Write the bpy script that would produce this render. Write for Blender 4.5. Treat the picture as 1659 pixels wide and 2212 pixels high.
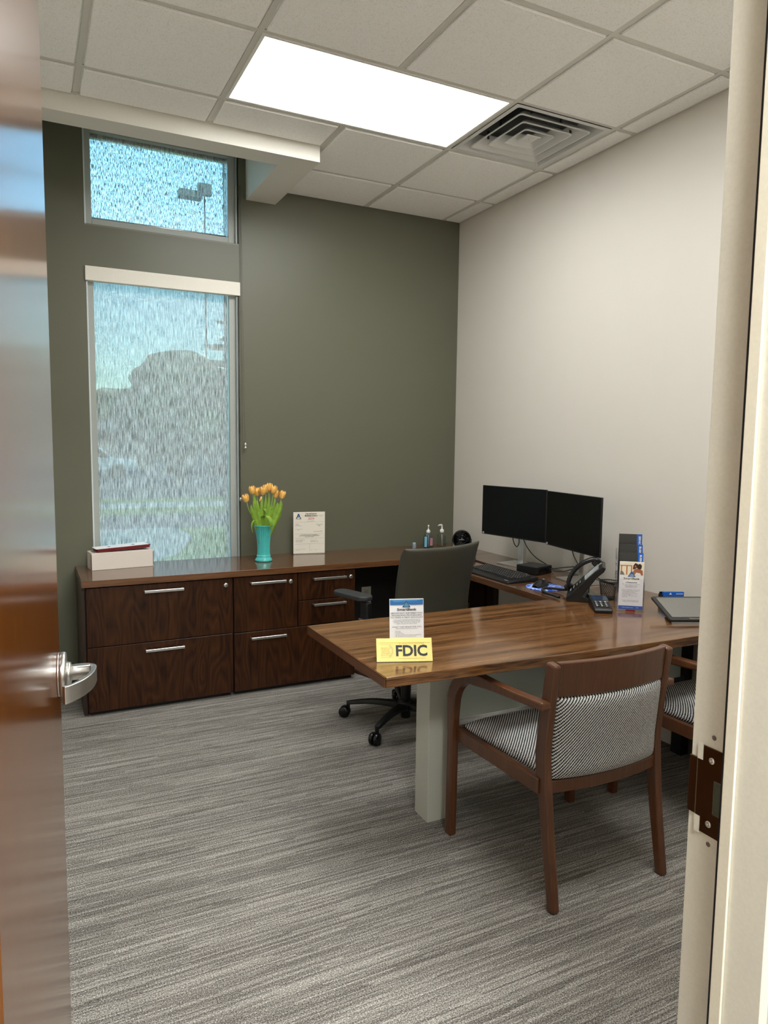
import bpy, bmesh, math, random
from mathutils import Vector, Matrix, Euler
random.seed(7)
for o in list(bpy.data.objects): bpy.data.objects.remove(o)
SC = bpy.context.scene
COL = SC.collection
pi = math.pi; sin = math.sin; cos = math.cos
R = math.radians

# ---------------------------------------------------------------- camera
H = 3.063                      # ceiling height
CAM = Vector((-2.8242, -4.5028, 1.4828))
YAW, PITCH, ROLL, FPX = 0.4625, 0.0964, 0.0120, 1537.97
fw = Vector((sin(YAW)*cos(PITCH), cos(YAW)*cos(PITCH), -sin(PITCH)))
r0 = Vector((cos(YAW), -sin(YAW), 0)); u0 = r0.cross(fw)
rr = cos(ROLL)*r0 + sin(ROLL)*u0; uu = -sin(ROLL)*r0 + cos(ROLL)*u0
cd = bpy.data.cameras.new('camera'); cam = bpy.data.objects.new('camera', cd); COL.objects.link(cam)
m = Matrix((rr, uu, -fw)).transposed().to_4x4(); m.translation = CAM
cam.matrix_world = m
cd.sensor_fit = 'VERTICAL'; cd.sensor_height = 36.0; cd.lens = FPX/2212.0*36.0
cd.clip_start = 0.02; cd.clip_end = 500
SC.camera = cam
# ---------------------------------------------------------------- sky, sun, exposure
W = bpy.data.worlds.new('world'); SC.world = W; W.use_nodes = True
nt = W.node_tree; bg = nt.nodes['Background']
sky = nt.nodes.new('ShaderNodeTexSky'); sky.sky_type = 'NISHITA'
sky.sun_disc = False; sky.sun_elevation = R(42); sky.sun_rotation = R(150); sky.altitude = 100
sky.air_density = 1.3; sky.dust_density = 1.5; sky.ozone_density = 1.4
nt.links.new(sky.outputs[0], bg.inputs[0]); bg.inputs[1].default_value = 0.60
sl = bpy.data.lights.new('sun', 'SUN'); sl.energy = 2.6; sl.angle = R(1.0); sl.color = (1, .95, .87)
so = bpy.data.objects.new('sun', sl); COL.objects.link(so)
so.rotation_euler = (R(48), 0, R(28))
vs = SC.view_settings; SC.display_settings.display_device = 'sRGB'
vs.view_transform = 'Standard'; vs.look = 'None'; vs.gamma = 1; vs.use_curve_mapping = False
vs.exposure = 1.13
PANEL = 8.7      # ceiling panel radiance
HALLP = 56.0  # radiance of the added hall panel

# ---------------------------------------------------------------- materials
def s2l(c): return tuple((x/12.92 if x <= .04045 else ((x+.055)/1.055)**2.4) for x in [v/255 for v in c])
MATS = {}
def newmat(name):
    mt = bpy.data.materials.new(name); mt.use_nodes = True
    return mt, mt.node_tree, mt.node_tree.nodes['Principled BSDF']
def inp(b, k, v):
    b.inputs[k].default_value = v
def plain(name, rgb, rough=.5, metal=0, spec=.5, coat=0, trans=0, emit=0, alpha=1, noise=0, bump=0, bscale=200, ior=1.5):
    if name in MATS: return MATS[name]
    mt, t, b = newmat(name); c = s2l(rgb)+(1,)
    inp(b, 'Base Color', c); inp(b, 'Roughness', rough); inp(b, 'Metallic', metal); inp(b, 'Specular IOR Level', spec)
    inp(b, 'Coat Weight', coat); inp(b, 'Transmission Weight', trans); inp(b, 'IOR', ior); inp(b, 'Alpha', alpha)
    if emit: inp(b, 'Emission Color', c); inp(b, 'Emission Strength', emit)
    tc = t.nodes.new('ShaderNodeTexCoord')
    n = t.nodes.new('ShaderNodeTexNoise'); n.inputs['Scale'].default_value = bscale; n.inputs['Detail'].default_value = 3
    t.links.new(tc.outputs['Object'], n.inputs['Vector'])
    if noise or not (trans or emit):
        k = noise or .03
        mx = t.nodes.new('ShaderNodeMix'); mx.data_type = 'RGBA'; mx.blend_type = 'MULTIPLY'
        mx.inputs[0].default_value = 1
        cr = t.nodes.new('ShaderNodeMapRange'); cr.inputs[1].default_value = .3; cr.inputs[2].default_value = .7
        cr.inputs[3].default_value = 1-k; cr.inputs[4].default_value = 1+k
        t.links.new(n.outputs['Fac'], cr.inputs[0]); mx.inputs[6].default_value = c
        t.links.new(cr.outputs[0], mx.inputs[7]); t.links.new(mx.outputs[2], b.inputs['Base Color'])
    if bump:
        bp = t.nodes.new('ShaderNodeBump'); bp.inputs['Strength'].default_value = bump; bp.inputs['Distance'].default_value = .002
        t.links.new(n.outputs['Fac'], bp.inputs['Height']); t.links.new(bp.outputs[0], b.inputs['Normal'])
    MATS[name] = mt; return mt

def ramp(t, stops):
    r = t.nodes.new('ShaderNodeValToRGB'); el = r.color_ramp.elements
    while len(el) < len(stops): el.new(.5)
    for e, (p, c) in zip(el, stops): e.position = p; e.color = s2l(c)+(1,)
    return r
def wood(name, axis, cols, rough=.25, coat=.3, scale=1.0, cathedral=0.0, stripe=30, off=(0, 0, 0), spec=.5, st=(.33, .46, .57, .74)):
    """walnut veneer with grain running along axis"""
    if name in MATS: return MATS[name]
    mt, t, b = newmat(name)
    tc = t.nodes.new('ShaderNodeTexCoord'); mp = t.nodes.new('ShaderNodeMapping')
    sc = [stripe*scale]*3; sc[axis] = 1.1*scale
    mp.inputs['Scale'].default_value = sc; mp.inputs['Location'].default_value = off
    t.links.new(tc.outputs['Object'], mp.inputs['Vector'])
    n1 = t.nodes.new('ShaderNodeTexNoise'); n1.inputs['Scale'].default_value = 1.0; n1.inputs['Detail'].default_value = 5; n1.inputs['Roughness'].default_value = .62
    n1.inputs['Distortion'].default_value = .12
    t.links.new(mp.outputs[0], n1.inputs['Vector'])
    mp2 = t.nodes.new('ShaderNodeMapping'); sc2 = [230*scale]*3; sc2[axis] = 9*scale; mp2.inputs['Scale'].default_value = sc2
    t.links.new(tc.outputs['Object'], mp2.inputs['Vector'])
    n2 = t.nodes.new('ShaderNodeTexNoise'); n2.inputs['Scale'].default_value = 1.0; n2.inputs['Detail'].default_value = 2
    t.links.new(mp2.outputs[0], n2.inputs['Vector'])
    # cathedral figure: distorted rings
    mp3 = t.nodes.new('ShaderNodeMapping'); sc3 = [7.5*scale]*3; sc3[axis] = 1.5*scale; mp3.inputs['Scale'].default_value = sc3
    t.links.new(tc.outputs['Object'], mp3.inputs['Vector'])
    n3 = t.nodes.new('ShaderNodeTexNoise'); n3.inputs['Scale'].default_value = 1.0; n3.inputs['Detail'].default_value = 1.5
    t.links.new(mp3.outputs[0], n3.inputs['Vector'])
    mu = t.nodes.new('ShaderNodeMath'); mu.operation = 'MULTIPLY'; mu.inputs[1].default_value = 30
    t.links.new(n3.outputs['Fac'], mu.inputs[0])
    fr = t.nodes.new('ShaderNodeMath'); fr.operation = 'PINGPONG'; fr.inputs[1].default_value = 1
    t.links.new(mu.outputs[0], fr.inputs[0])
    a = t.nodes.new('ShaderNodeMix'); a.inputs[0].default_value = cathedral
    t.links.new(n1.outputs['Fac'], a.inputs[2]); t.links.new(fr.outputs[0], a.inputs[3])
    c = t.nodes.new('ShaderNodeMix'); c.inputs[0].default_value = .34
    t.links.new(a.outputs[0], c.inputs[2]); t.links.new(n2.outputs['Fac'], c.inputs[3])
    rp = ramp(t, list(zip(st, cols)))
    t.links.new(c.outputs[0], rp.inputs[0]); t.links.new(rp.outputs[0], b.inputs['Base Color'])
    inp(b, 'Roughness', rough); inp(b, 'Coat Weight', coat); inp(b, 'Coat Roughness', rough*.8); inp(b, 'Specular IOR Level', spec)
    bp = t.nodes.new('ShaderNodeBump'); bp.inputs['Strength'].default_value = .03; bp.inputs['Distance'].default_value = .001
    t.links.new(n2.outputs['Fac'], bp.inputs['Height']); t.links.new(bp.outputs[0], b.inputs['Normal'])
    MATS[name] = mt; return mt

DARKW = [(28, 12, 3), (48, 24, 8), (57, 30, 11), (74, 42, 19)]
TOPW = [(54, 32, 14), (92, 59, 30), (116, 79, 45), (136, 98, 62)]
M_front = wood('walnut_veneer_vertical', 2, DARKW, .36, 0, 1, .34, 44, spec=.28)
M_side = wood('walnut_veneer_side', 2, [(24, 11, 5), (42, 21, 10), (50, 27, 14), (62, 36, 20)], .4, .1, 1, .2, 30)
M_top = wood('walnut_laminate_top', 0, TOPW, .15, .35, 1, .05, 30, st=(.37, .455, .53, .66))
M_top2 = wood('walnut_laminate_credenza_top', 0, [(66, 40, 24), (94, 60, 37), (106, 71, 45), (120, 83, 54)], .17, .35, 1, .05, 34)
M_topy = wood('walnut_laminate_return_top', 1, [(58, 36, 24), (84, 55, 37), (95, 65, 45), (108, 76, 54)], .17, .35, 1, .05, 34)
M_edge = wood('walnut_edge_band', 0, [(70, 34, 14), (98, 54, 26), (112, 64, 32), (128, 78, 42)], .25, .2, 1, 0, 60)
M_chairw = wood('stained_beech', 2, [(70, 39, 21), (88, 52, 29), (96, 58, 33), (106, 66, 40)], .3, .25, 1.2, 0, 40)
M_door = wood('door_veneer', 2, [(80, 42, 8), (96, 52, 12), (103, 58, 16), (114, 68, 26)], .18, .2, 1, .05, 40)

M_wallr = plain('greige_paint', (212, 206, 196), .55, noise=.02, bump=.06, bscale=420)
M_wallb = plain('olive_paint', (98, 98, 81), .42, noise=.02, bump=.06, bscale=420)
M_white = plain('drywall_white', (224, 220, 210), .6, bump=.04, bscale=300)
M_frame = plain('door_frame_paint', (222, 217, 203), .38)
M_gasket = plain('black_gasket', (18, 16, 26), .7)
M_alu = plain('silver_aluminium', (226, 226, 224), .3, metal=1)
M_sat = plain('satin_chrome', (214, 212, 208), .3, metal=1)
M_black = plain('black_plastic', (17, 17, 18), .42)
M_blackg = plain('black_gloss', (4, 4, 5), .1)
M_leather = plain('olive_grey_leather', (58, 57, 47), .5, bump=.12, bscale=500, noise=.05)
M_tbar = plain('ceiling_grid_paint', (212, 209, 200), .5)
M_vent = plain('diffuser_white', (214, 214, 210), .42)
M_dark = plain('duct_dark', (40, 44, 46), .6)
M_paper = plain('paper_white', (250, 250, 248), .6)
M_cream = plain('paper_cream', (250, 243, 220), .6)
M_card = plain('white_cardboard', (222, 212, 202), .75, noise=.04)
M_red = plain('red_folder', (120, 22, 28), .55)
M_leg = plain('grey_laminate', (196, 197, 185), .22, spec=.7)
M_panel = plain('backpainted_glass', (214, 228, 221), .12, spec=.8, coat=.3)
M_teal = plain('teal_glaze', (72, 186, 182), .14, coat=.5, noise=.08, bscale=40)
M_green = plain('leaf_green', (124, 160, 50), .45, noise=.25, bscale=30)
M_stem = plain('stem_green', (150, 176, 96), .5)
M_petal = plain('tulip_apricot', (244, 190, 100), .5, noise=.16, bscale=60)
M_blue = plain('print_blue', (38, 104, 168), .5)
M_navy = plain('print_navy', (30, 58, 104), .5)
M_sky = plain('print_pale_blue', (120, 186, 216), .5)
M_ink = plain('print_ink', (38, 36, 38), .6)
M_grey = plain('print_grey', (132, 130, 128), .6)
M_redink = plain('print_red', (206, 92, 72), .6)
M_yel = plain('fdic_yellow', (240, 214, 118), .45)
M_gold = plain('print_gold', (160, 140, 52), .6)
M_bright = plain('bright_blue_strip', (24, 104, 206), .4)
M_charcoal = plain('brochure_charcoal', (66, 66, 64), .4)
M_shoe = plain('tan_leather', (138, 100, 72), .6, noise=.1)
M_plate = plain('ivory_plate', (196, 192, 176), .45)
M_bulb = plain('screen_grey', (118, 116, 110), .22)
M_steel = plain('stainless_strike', (104, 90, 76), .22, metal=1)
M_orange = plain('print_orange', (206, 120, 70), .6)
M_skin = plain('print_skin', (176, 112, 80), .6)
M_hair = plain('print_brown', (62, 38, 32), .6)

def clear(name, rgb, rough=.03, ior=1.45, tint=.9):
    if name in MATS: return MATS[name]
    mt, t, b = newmat(name); t.nodes.remove(b)
    out = t.nodes['Material Output']
    tr = t.nodes.new('ShaderNodeBsdfTransparent'); tr.inputs[0].default_value = s2l(rgb)+(1,)
    gl = t.nodes.new('ShaderNodeBsdfGlossy'); gl.inputs['Roughness'].default_value = rough
    fr = t.nodes.new('ShaderNodeFresnel'); fr.inputs[0].default_value = ior
    ge = t.nodes.new('ShaderNodeNewGeometry'); sb = t.nodes.new('ShaderNodeMath'); sb.operation = 'SUBTRACT'; sb.inputs[0].default_value = 1
    t.links.new(ge.outputs['Backfacing'], sb.inputs[1]); ml = t.nodes.new('ShaderNodeMath'); ml.operation = 'MULTIPLY'
    t.links.new(sb.outputs[0], ml.inputs[0]); t.links.new(fr.outputs[0], ml.inputs[1])
    mx = t.nodes.new('ShaderNodeMixShader')
    t.links.new(ml.outputs[0], mx.inputs[0]); t.links.new(tr.outputs[0], mx.inputs[1]); t.links.new(gl.outputs[0], mx.inputs[2])
    t.links.new(mx.outputs[0], out.inputs[0]); MATS[name] = mt; return mt
M_acr = clear('clear_acrylic', (251, 251, 253), .03, 1.35)
M_glass = clear('window_glass', (205, 232, 236))
M_gel = clear('sanitiser_gel', (238, 242, 242), .08, 1.6)
M_gelb = clear('sanitiser_gel_blue', (214, 232, 242), .08, 1.6)

def emis(name, rgb, st):
    mt, t, b = newmat(name); inp(b, 'Base Color', (0.8, .8, .8, 1)); inp(b, 'Emission Color', s2l(rgb)+(1,)); inp(b, 'Emission Strength', st)
    return mt
M_em = emis('led_panel_diffuser', (251, 253, 251), PANEL)
M_emh = emis('added_hall_panel_diffuser', (250, 253, 251), HALLP)

def carpet():
    mt, t, b = newmat('striated_carpet')
    tc = t.nodes.new('ShaderNodeTexCoord')
    def N(s, d=2, r=.5):
        mp = t.nodes.new('ShaderNodeMapping'); mp.inputs['Scale'].default_value = s
        t.links.new(tc.outputs['Object'], mp.inputs['Vector'])
        n = t.nodes.new('ShaderNodeTexNoise'); n.inputs['Scale'].default_value = 1; n.inputs['Detail'].default_value = d; n.inputs['Roughness'].default_value = r
        t.links.new(mp.outputs[0], n.inputs['Vector']); return n
    a = N((2.6, 150, 1), 2, .6); c = N((9, 330, 1), 2, .6); d = N((250, 290, 200), 2, .65); e = N((1.3, 5, 1), 1)
    def mix(x, y, f):
        mx = t.nodes.new('ShaderNodeMix'); mx.inputs[0].default_value = f
        t.links.new(x, mx.inputs[2]); t.links.new(y, mx.inputs[3]); return mx.outputs[0]
    # tufted rows: each row broken into segments with their own yarn tone
    def M(op, *a):
        n = t.nodes.new('ShaderNodeMath'); n.operation = op
        for i, v_ in enumerate(a):
            if isinstance(v_, (int, float)): n.inputs[i].default_value = v_
            else: t.links.new(v_, n.inputs[i])
        return n.outputs[0]
    sp = t.nodes.new('ShaderNodeSeparateXYZ'); t.links.new(tc.outputs['Object'], sp.inputs[0])
    def rows(pitch, seg, k):
        row = M('FLOOR', M('DIVIDE', sp.outputs[1], pitch))
        w1 = t.nodes.new('ShaderNodeTexWhiteNoise'); w1.noise_dimensions = '1D'; t.links.new(M('ADD', row, k), w1.inputs['W'])
        sg = M('FLOOR', M('ADD', M('DIVIDE', sp.outputs[0], seg), M('MULTIPLY', w1.outputs['Value'], 37.0)))
        cx = t.nodes.new('ShaderNodeCombineXYZ'); t.links.new(row, cx.inputs[0]); t.links.new(sg, cx.inputs[1])
        w2 = t.nodes.new('ShaderNodeTexWhiteNoise'); w2.noise_dimensions = '2D'; t.links.new(cx.outputs[0], w2.inputs['Vector'])
        return w2.outputs['Value']
    r1 = rows(.0050, .30, 3.0); r2 = rows(.031, .9, 11.0)
    rv = M('ADD', M('MULTIPLY', r1, .17), M('ADD', M('MULTIPLY', r2, .025), .402))
    v = mix(rv, c.outputs['Fac'], .22); v = mix(v, e.outputs['Fac'], .05); v = mix(v, d.outputs['Fac'], .45)
    rp = ramp(t, [(.39, (50, 47, 44)), (.47, (102, 98, 93)), (.53, (146, 141, 134)), (.61, (206, 201, 193))])
    t.links.new(v, rp.inputs[0]); t.links.new(rp.outputs[0], b.inputs['Base Color'])
    inp(b, 'Roughness', .95); inp(b, 'Specular IOR Level', .1)
    bp = t.nodes.new('ShaderNodeBump'); bp.inputs['Strength'].default_value = .6; bp.inputs['Distance'].default_value = .003
    t.links.new(v, bp.inputs['Height']); t.links.new(bp.outputs[0], b.inputs['Normal'])
    return mt
M_carpet = carpet()

def tile():
    mt, t, b = newmat('acoustic_tile')
    tc = t.nodes.new('ShaderNodeTexCoord')
    n = t.nodes.new('ShaderNodeTexNoise'); n.inputs['Scale'].default_value = 210; n.inputs['Detail'].default_value = 3; n.inputs['Roughness'].default_value = .7
    t.links.new(tc.outputs['Object'], n.inputs['Vector'])
    rp = ramp(t, [(.34, (228, 225, 218)), (.44, (250, 248, 243)), (.6, (253, 252, 249))])
    t.links.new(n.outputs['Fac'], rp.inputs[0]); t.links.new(rp.outputs[0], b.inputs['Base Color'])
    inp(b, 'Roughness', .9)
    bp = t.nodes.new('ShaderNodeBump'); bp.inputs['Strength'].default_value = .5; bp.inputs['Distance'].default_value = .003
    t.links.new(n.outputs['Fac'], bp.inputs['Height']); t.links.new(bp.outputs[0], b.inputs['Normal'])
    return mt
M_tile = tile()

def twill():
    mt, t, b = newmat('black_white_twill')
    tc = t.nodes.new('ShaderNodeTexCoord')
    nz = t.nodes.new('ShaderNodeTexNoise'); nz.inputs['Scale'].default_value = 160; nz.inputs['Detail'].default_value = 2
    t.links.new(tc.outputs['UV'], nz.inputs['Vector'])
    def wv(rot, sc, dist):
        mp = t.nodes.new('ShaderNodeMapping'); mp.inputs['Rotation'].default_value = (0, 0, R(rot)); mp.inputs['Scale'].default_value = (1.28, 1.28, 1)
        t.links.new(tc.outputs['UV'], mp.inputs['Vector'])
        w = t.nodes.new('ShaderNodeTexWave'); w.inputs['Scale'].default_value = sc*1.0; w.inputs['Distortion'].default_value = dist
        w.inputs['Detail'].default_value = 1; w.inputs['Detail Scale'].default_value = 6
        t.links.new(mp.outputs[0], w.inputs['Vector']); return w.outputs['Fac']
    a = wv(42, 30, 1.0); c = wv(-35, 46, 1.6)
    mx = t.nodes.new('ShaderNodeMix'); mx.inputs[0].default_value = .30; t.links.new(a, mx.inputs[2]); t.links.new(c, mx.inputs[3])
    m2 = t.nodes.new('ShaderNodeMix'); m2.inputs[0].default_value = .22; t.links.new(mx.outputs[0], m2.inputs[2]); t.links.new(nz.outputs['Fac'], m2.inputs[3])
    rp = ramp(t, [(.31, (44, 44, 50)), (.44, (98, 98, 102)), (.53, (200, 200, 198)), (.75, (228, 228, 224))])
    t.links.new(m2.outputs[0], rp.inputs[0]); t.links.new(rp.outputs[0], b.inputs['Base Color'])
    inp(b, 'Roughness', .95); inp(b, 'Specular IOR Level', .1)
    bp = t.nodes.new('ShaderNodeBump'); bp.inputs['Strength'].default_value = .5; bp.inputs['Distance'].default_value = .002
    t.links.new(m2.outputs[0], bp.inputs['Height']); t.links.new(bp.outputs[0], b.inputs['Normal'])
    return mt
M_twill = twill()

def shade(nm, openm, openl, fz, lo, hi):
    mt, t, b = newmat(nm); t.nodes.remove(b); out = t.nodes['Material Output']
    tc = t.nodes.new('ShaderNodeTexCoord')
    def N(s, d=2, r=.5):
        mp = t.nodes.new('ShaderNodeMapping'); mp.inputs['Scale'].default_value = s
        t.links.new(tc.outputs['Object'], mp.inputs['Vector'])
        n = t.nodes.new('ShaderNodeTexNoise'); n.inputs['Scale'].default_value = 1; n.inputs['Detail'].default_value = d; n.inputs['Roughness'].default_value = r
        t.links.new(mp.outputs[0], n.inputs['Vector']); return n.outputs['Fac']
    a = N((300*fz, 1, 36*fz), 3, .75)
    mr = t.nodes.new('ShaderNodeMapRange'); mr.inputs[1].default_value = lo; mr.inputs[2].default_value = hi
    mr.inputs[3].default_value = openl; mr.inputs[4].default_value = openm
    t.links.new(a, mr.inputs[0])
    c = N((200, 1, 14), 2, .6)
    rp = ramp(t, [(.38, (150, 148, 146)), (.5, (196, 194, 190)), (.62, (232, 232, 230))])
    t.links.new(c, rp.inputs[0])
    df = t.nodes.new('ShaderNodeBsdfDiffuse'); tl = t.nodes.new('ShaderNodeBsdfTranslucent'); tr = t.nodes.new('ShaderNodeBsdfTransparent')
    t.links.new(rp.outputs[0], df.inputs[0]); t.links.new(rp.outputs[0], tl.inputs[0])
    m1 = t.nodes.new('ShaderNodeMixShader'); m1.inputs[0].default_value = .30
    t.links.new(df.outputs[0], m1.inputs[1]); t.links.new(tl.outputs[0], m1.inputs[2])
    m2 = t.nodes.new('ShaderNodeMixShader'); t.links.new(mr.outputs[0], m2.inputs[0])
    t.links.new(m1.outputs[0], m2.inputs[1]); t.links.new(tr.outputs[0], m2.inputs[2]); t.links.new(m2.outputs[0], out.inputs[0])
    return mt
M_shade = shade('woven_shade_fabric_upper', .85, .02, 1.0, .44, .55); M_shade2 = shade('woven_shade_fabric_lower', .46, .09, 1.8, .37, .63)

def pad_mat():
    mt, t, b = newmat('blue_patterned_pad')
    tc = t.nodes.new('ShaderNodeTexCoord'); n = t.nodes.new('ShaderNodeTexVoronoi'); n.inputs['Scale'].default_value = 34
    t.links.new(tc.outputs['Object'], n.inputs['Vector'])
    rp = ramp(t, [(.2, (26, 84, 214)), (.45, (40, 104, 232)), (.58, (214, 228, 250)), (.8, (60, 120, 235))])
    t.links.new(n.outputs['Distance'], rp.inputs[0]); t.links.new(rp.outputs[0], b.inputs['Base Color']); inp(b, 'Roughness', .5)
    return mt
M_pad = pad_mat()
def foliage(name, a, c):
    mt, t, b = newmat(name); tc = t.nodes.new('ShaderNodeTexCoord'); n = t.nodes.new('ShaderNodeTexNoise'); n.inputs['Scale'].default_value = 3; n.inputs['Detail'].default_value = 6
    t.links.new(tc.outputs['Object'], n.inputs['Vector']); rp = ramp(t, [(.35, a), (.65, c)])
    t.links.new(n.outputs['Fac'], rp.inputs[0]); t.links.new(rp.outputs[0], b.inputs['Base Color']); inp(b, 'Roughness', .9); return mt
M_fol = foliage('tree_foliage', (40, 62, 30), (86, 110, 58))
M_fol2 = foliage('pine_foliage', (34, 56, 34), (70, 96, 58))
M_lawn = foliage('lawn_grass', (110, 140, 60), (150, 172, 84))
M_asph = plain('asphalt', (120, 118, 122), .9, noise=.15, bscale=20)
M_conc = plain('pale_concrete', (206, 200, 190), .85, noise=.08, bscale=8)
M_bark = plain('bark', (84, 70, 56), .9)
M_brickw = plain('distant_building_wall', (150, 132, 116), .8)
M_roof = plain('distant_roof', (96, 92, 92), .8)

# ---------------------------------------------------------------- mesh helpers
class MB:
    def __init__(s): s.v = []; s.f = []; s.M = Matrix(); s.sm = []; s.mi = []; s.cur = 0
    def add(s, vs_, fs_, smooth=False):
        o = len(s.v)
        for p in vs_: s.v.append(tuple(s.M @ Vector(p)))
        for f in fs_: s.f.append(tuple(i+o for i in f)); s.sm.append(smooth); s.mi.append(s.cur)
        return s
    def box(s, x0, x1, y0, y1, z0, z1):
        return s.add([(x0, y0, z0), (x1, y0, z0), (x1, y1, z0), (x0, y1, z0), (x0, y0, z1), (x1, y0, z1), (x1, y1, z1), (x0, y1, z1)],
                     [(3, 2, 1, 0), (4, 5, 6, 7), (0, 1, 5, 4), (1, 2, 6, 5), (2, 3, 7, 6), (3, 0, 4, 7)])
    def prism(s, poly, z0, z1):
        n = len(poly)
        return s.add([(x, y, z0) for x, y in poly]+[(x, y, z1) for x, y in poly],
                     [tuple(range(n))[::-1], tuple(range(n, 2*n))]+[(i, (i+1) % n, n+(i+1) % n, n+i) for i in range(n)])
    def prismY(s, poly, y0, y1):   # poly in x,z
        n = len(poly)
        return s.add([(x, y0, z) for x, z in poly]+[(x, y1, z) for x, z in poly],
                     [tuple(range(n)), tuple(range(n, 2*n))[::-1]]+[(i, n+i, n+(i+1) % n, (i+1) % n) for i in range(n)])
    def prismX(s, poly, x0, x1):   # poly in y,z
        n = len(poly)
        return s.add([(x0, y, z) for y, z in poly]+[(x1, y, z) for y, z in poly],
                     [tuple(range(n))[::-1], tuple(range(n, 2*n))]+[(i, (i+1) % n, n+(i+1) % n, n+i) for i in range(n)])
    def ring_loft(s, rings, closed=True, caps=True, smooth=True):
        n = len(rings[0]); vs_ = [p for r in rings for p in r]; fs = []
        for k in range(len(rings)-1):
            for i in range(n if closed else n-1):
                j = (i+1) % n; fs.append((k*n+i, k*n+j, (k+1)*n+j, (k+1)*n+i))
        if caps: fs += [tuple(range(n))[::-1], tuple(range((len(rings)-1)*n, len(rings)*n))]
        return s.add(vs_, fs, smooth)
    def lathe(s, prof, n=24, c=(0, 0, 0), rib=0, nrib=0, caps=True):
        rings = [[(c[0]+r*(1+rib*cos(nrib*2*pi*i/n))*cos(2*pi*i/n), c[1]+r*(1+rib*cos(nrib*2*pi*i/n))*sin(2*pi*i/n), c[2]+z) for i in range(n)] for r, z in prof]
        return s.ring_loft(rings, caps=caps)
    def cyl(s, r, z0, z1, c=(0, 0), n=20): return s.lathe([(r, z0), (r, z1)], n, (c[0], c[1], 0))
    def tube(s, pts, r, n=8):
        pts = [Vector(p) for p in pts]; rings = []; up = Vector((0, 0, 1))
        rs = r if isinstance(r, (list, tuple)) else [r]*len(pts); prev = None
        for i, p in enumerate(pts):
            d = (pts[min(i+1, len(pts)-1)]-pts[max(i-1, 0)]).normalized()
            if prev is None:
                a = d.cross(up)
                if a.length < .01: a = d.cross(Vector((1, 0, 0)))
            else: a = prev-d*prev.dot(d)
            a.normalize(); b = d.cross(a); prev = a
            rings.append([tuple(p+rs[i]*(cos(2*pi*k/n)*a+sin(2*pi*k/n)*b)) for k in range(n)])
        return s.ring_loft(rings)
    def sweepYZ(s, pts, wd):    # pts (x,y,z); wd (width along x, depth in plane)
        rings = []; P = [Vector(p) for p in pts]
        for i, p in enumerate(P):
            d = P[min(i+1, len(P)-1)]-P[max(i-1, 0)]; d.x = 0; d.normalize(); nn = Vector((0, -d.z, d.y))
            w, h = wd[i] if isinstance(wd, list) else wd
            X = Vector((1, 0, 0)); rings.append([tuple(p+a*w/2*X+b*h/2*nn) for a, b in ((-1, -1), (1, -1), (1, 1), (-1, 1))])
        return s.ring_loft(rings, smooth=False)
    def grid(s, nu, nv, fn, smooth=True):
        vs_ = [fn(i/nu, j/nv) for j in range(nv+1) for i in range(nu+1)]
        return s.add(vs_, [(j*(nu+1)+i, j*(nu+1)+i+1, (j+1)*(nu+1)+i+1, (j+1)*(nu+1)+i) for j in range(nv) for i in range(nu)], smooth)
    def pillow(s, nu, nv, fn, th, nrm):
        """closed cushion: fn(u,v)->centre, nrm->unit vector, th(u,v)->half thickness, u,v in -1..1"""
        for sg in (1, -1):
            def g(a, b, sg=sg):
                u = 2*a-1; v = 2*b-1; u = math.copysign(1-(1-abs(u))**1.5, u); v = math.copysign(1-(1-abs(v))**1.5, v)
                return tuple(Vector(fn(u, v))+Vector(nrm)*sg*th(u, v))
            s.grid(nu, nv, g)
        return s
    def sphere(s, c, r, n=16, m_=10, sc=(1, 1, 1)):
        rings = [[(c[0]+r*sc[0]*sin(pi*k/m_)*cos(2*pi*i/n), c[1]+r*sc[1]*sin(pi*k/m_)*sin(2*pi*i/n), c[2]-r*sc[2]*cos(pi*k/m_)) for i in range(n)] for k in range(m_+1)]
        return s.ring_loft(rings, caps=False)
    def build(s, name, mat, parent=None, bevel=0, seg=2, loc=None, rot=None, subs=0, uv=None, kind=None, label=None, cat=None, group=None, merge=True):
        me = bpy.data.meshes.new(name); bm = bmesh.new()
        V = [bm.verts.new(p) for p in s.v]; 
        for f, sm_, mi in zip(s.f, s.sm, s.mi):
            try: fc = bm.faces.new([V[i] for i in f]); fc.smooth = sm_; fc.material_index = mi
            except ValueError: pass
        if merge: bmesh.ops.remove_doubles(bm, verts=bm.verts, dist=1e-5)
        bmesh.ops.recalc_face_normals(bm, faces=bm.faces)
        if uv:
            L = bm.loops.layers.uv.new('UVMap')
            for f in bm.faces:
                for l in f.loops: l[L].uv = uv(l.vert.co)
        bm.to_mesh(me); bm.free()
        for mt in (mat if isinstance(mat, (list, tuple)) else [mat]): me.materials.append(mt)
        o = bpy.data.objects.new(name, me); COL.objects.link(o)
        if parent: o.parent = parent
        if loc: o.location = loc
        if rot: o.rotation_euler = rot
        if bevel:
            b = o.modifiers.new('bevel', 'BEVEL'); b.width = bevel; b.segments = seg; b.limit_method = 'ANGLE'; b.angle_limit = R(35)
        if subs:
            b = o.modifiers.new('subd', 'SUBSURF'); b.levels = subs; b.render_levels = subs
        tag(o, label, cat, group, kind); return o
def tag(o, label=None, cat=None, group=None, kind=None):
    if label: o['label'] = label
    if cat: o['category'] = cat
    if group: o['group'] = group
    if kind: o['kind'] = kind
    return o
def thing(name, label, cat, loc=(0, 0, 0), rz=0, group=None, kind=None, rot=None):
    o = bpy.data.objects.new(name, None); COL.objects.link(o); o.location = loc; o.rotation_euler = rot or (0, 0, rz)
    o.empty_display_size = .1; return tag(o, label, cat, group, kind)
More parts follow.
